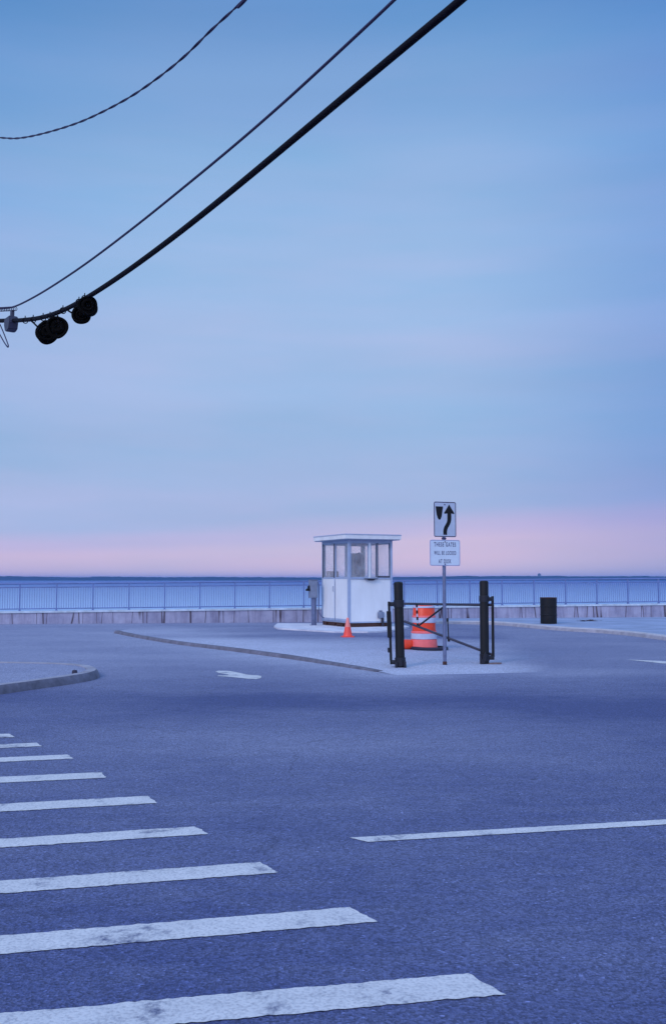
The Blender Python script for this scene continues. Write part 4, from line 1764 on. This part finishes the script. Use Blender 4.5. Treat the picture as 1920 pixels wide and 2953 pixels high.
up_px = [(-80, 316), (0, 320), (40, 321.5), (90, 313), (160, 293), (220, 269), (300, 227), (370, 179), (430, 130), (490, 71), (540, 25), (567, 0), (620, -54)]
P1 = cable_pts(up_px, QA, QB)
d = (P1[-1] - P1[-2]).normalized()
dl = (P1[0] - P1[1]).normalized()
cl1 = catmull([P1[0] + dl * 7 + Vector((0, 0, 0.5)), P1[0] + dl * 3 + Vector((0, 0, 0.1))] + P1 + [P1[-1] + d * 4 + Vector((0, 0, 0.2)), P1[-1] + d * 8 + Vector((0, 0, 0.7))], 10)
cl1 = resample(cl1, 900)
bm = bmesh.new()
for ph in (0, math.pi):
    hp = []
    acc = 0.0
    for i, q in enumerate(cl1):
        if i:
            acc += (q - cl1[i - 1]).length
        tg = (cl1[min(i + 1, 899)] - cl1[max(i - 1, 0)]).normalized()
        s_ = tg.cross(Vector((0, 0, 1))).normalized()
        u_ = s_.cross(tg)
        a = acc / 0.42 * 2 * math.pi + ph
        hp.append(q + 0.005 * (math.cos(a) * s_ + math.sin(a) * u_))
    tube(bm, hp, 0.0066, 6)
o = obj('twisted_wire', bm, 'wire', smooth=True)
tag(o, 'thin twisted overhead wire in the top left corner', 'cable')

# ------------------------------------------------------------------ coils hanging from the thick cable, clamp, wire ends
def coil(label, lobes, attach):
    """lobes: (px, py, radius m) in source pixels"""
    base = on_plan(lobes[0][0], lobes[0][1], PA, PB)
    t = thing('cable_coil', label, 'cable coil', base, 0, 'cable coils')
    pd = Vector((PB[0] - PA[0], PB[1] - PA[1], 0)).normalized()
    pn = Vector((-base.x, -base.y, 0)).normalized()
    rnd = random.Random(int(lobes[0][0]))
    for (x, y, r_) in lobes:
        c = on_plan(x, y, PA, PB) - base
        bm = bmesh.new()
        for k in range(16):
            rr_ = r_ - 0.018 - 0.021 * (k // 2) + rnd.uniform(-0.005, 0.005)
            if rr_ < 0.006:
                break
            n_ = (pn + Vector((rnd.gauss(0, 0.09), rnd.gauss(0, 0.09), rnd.gauss(0, 0.09)))).normalized()
            a = n_.cross(Vector((0, 0, 1))).normalized()
            b = n_.cross(a)
            off = pn * rnd.uniform(-0.05, 0.05)
            ph = rnd.uniform(0, 6.3)
            tube(bm, [c + off + rr_ * (1 + 0.10 * math.sin(2 * math.pi * j / 32 + ph) * math.cos(4 * math.pi * j / 32)) * (math.cos(2 * math.pi * j / 32) * a * 0.95 + math.sin(2 * math.pi * j / 32) * b) for j in range(32)], 0.017, 8, closed=True)
        obj('loop', bm, 'coil', t, smooth=True)
    for (xa, ya, xb, yb) in attach:
        bm = bmesh.new()
        tube(bm, [on_plan(xa, ya, PA, PB) - base, on_plan(xb, yb, PA, PB) - base], 0.011, 8)
        obj('strap', bm, 'cable', t, smooth=True)
    return t


def z5(x, y):
    return (x / 4.55, 820 + y / 4.55)


k_ = 12.1 / FPX / 4.55    # metres per zoom pixel
coil('black cable coil, the lower left one of the two hanging from the thick cable',
     [(*z5(622, 622), 152 * k_), (*z5(752, 565), 140 * k_)], [(*z5(430, 490), *z5(500, 560)), (*z5(700, 425), *z5(720, 520)), (*z5(760, 410), *z5(770, 500))])
k_ = 11.2 / FPX / 4.55
coil('black cable coil, the upper right one of the two hanging from the thick cable',
     [(*z5(1160, 285), 134 * k_), (*z5(1068, 408), 128 * k_)], [(*z5(900, 345), *z5(970, 390)), (*z5(1060, 215), *z5(1080, 300)), (*z5(1140, 170), *z5(1150, 240))])

cbase = on_plan(*z5(150, 520), PA, PB)
pd = Vector((PB[0] - PA[0], PB[1] - PA[1], 0)).normalized()
cl = thing('cable_clamp', 'dark grey clamp box on the thick cable at the left edge', 'clamp', cbase, math.atan2(pd.y, pd.x))
k_ = 12.8 / FPX / 4.55
bm = bmesh.new()
prism(bm, [(-95 * k_, 90 * k_), (100 * k_, 85 * k_), (112 * k_, 0), (70 * k_, -95 * k_), (-10 * k_, -110 * k_), (-90 * k_, -85 * k_), (-115 * k_, 10 * k_)], -0.06, 0.06)
bmesh.ops.bevel(bm, geom=list(bm.edges), offset=0.01, segments=2, affect='EDGES')
obj('clamp_body', bm, 'clamp', cl)
bm = bmesh.new()
box(bm, -70 * k_, -10 * k_, -0.02, 0.02, 70 * k_, 175 * k_, bev=0.004)
obj('bracket', bm, 'clamp', cl)
bm = bmesh.new()
ha, hb = on_plan(*z5(-60, 332), PA, PB) - cbase, on_plan(*z5(215, 318), PA, PB) - cbase
rot_ = Matrix.Rotation(-math.atan2(pd.y, pd.x), 3, 'Z')
ha, hb = rot_ @ ha, rot_ @ hb
tube(bm, [ha.lerp(hb, j / 140) + Vector((0.012 * math.cos(j * 0.55), 0.028 * math.cos(j * 0.55), 0.028 * math.sin(j * 0.55))) for j in range(141)], 0.0045, 5)
obj('wire_wrap', bm, 'wire', cl)
# rings on the cable between clamp and coils
for x, y in ((340, 470), (440, 462), (570, 438), (660, 425), (830, 330), (1040, 225), (1115, 180)):
    pass
bm = bmesh.new()
for x, y in ((335, 476), (440, 465), (570, 442), (660, 428), (830, 345), (1040, 235), (1115, 188)):
    c = on_plan(*z5(x, y), PA, PB)
    tube(bm, [c + 0.034 * (math.cos(2 * math.pi * j / 16) * Vector((pd.y, -pd.x, 0)) + math.sin(2 * math.pi * j / 16) * Vector((0, 0, 1))) for j in range(16)], 0.006, 6, closed=True)
    tube(bm, [c + Vector((0, 0, 0.032)), c + Vector((0, 0, 0.062))], 0.006, 6)
    for v in bm.verts[:]:
        pass
for v in bm.verts:
    v.co -= cbase
    v.co = Matrix.Rotation(-math.atan2(pd.y, pd.x), 3, 'Z') @ v.co
obj('tie_rings', bm, 'cable', cl)
bm = bmesh.new()
tube(bm, catmull([on_plan(*z5(*q), PA, PB) for q in ((-60, 560), (0, 655), (60, 760), (98, 815), (112, 822), (112, 795), (85, 720), (50, 630), (20, 560), (0, 520))], 8), 0.0085, 6)
o = obj('wire_loop', bm, 'wire', smooth=True)
tag(o, 'thin loose wire loop dangling below the clamp at the left edge', 'wire')

# ------------------------------------------------------------------ air over the water
bm = bmesh.new()
box(bm, -13000, 13000, -900, 13000, -4, 40)
hz = bpy.data.materials.new('haze')
hz.use_nodes = True
t = hz.node_tree
t.nodes.clear()
o_ = t.nodes.new('ShaderNodeOutputMaterial')
pv = t.nodes.new('ShaderNodeVolumePrincipled')
pv.inputs['Color'].default_value = (0.22, 0.47, 1.0, 1)
pv.inputs['Density'].default_value = 0.00011
pv.inputs['Anisotropy'].default_value = 0.0
t.links.new(pv.outputs[0], o_.inputs['Volume'])
M['haze'] = hz
struct(obj('haze', bm, 'haze'), 'stuff')
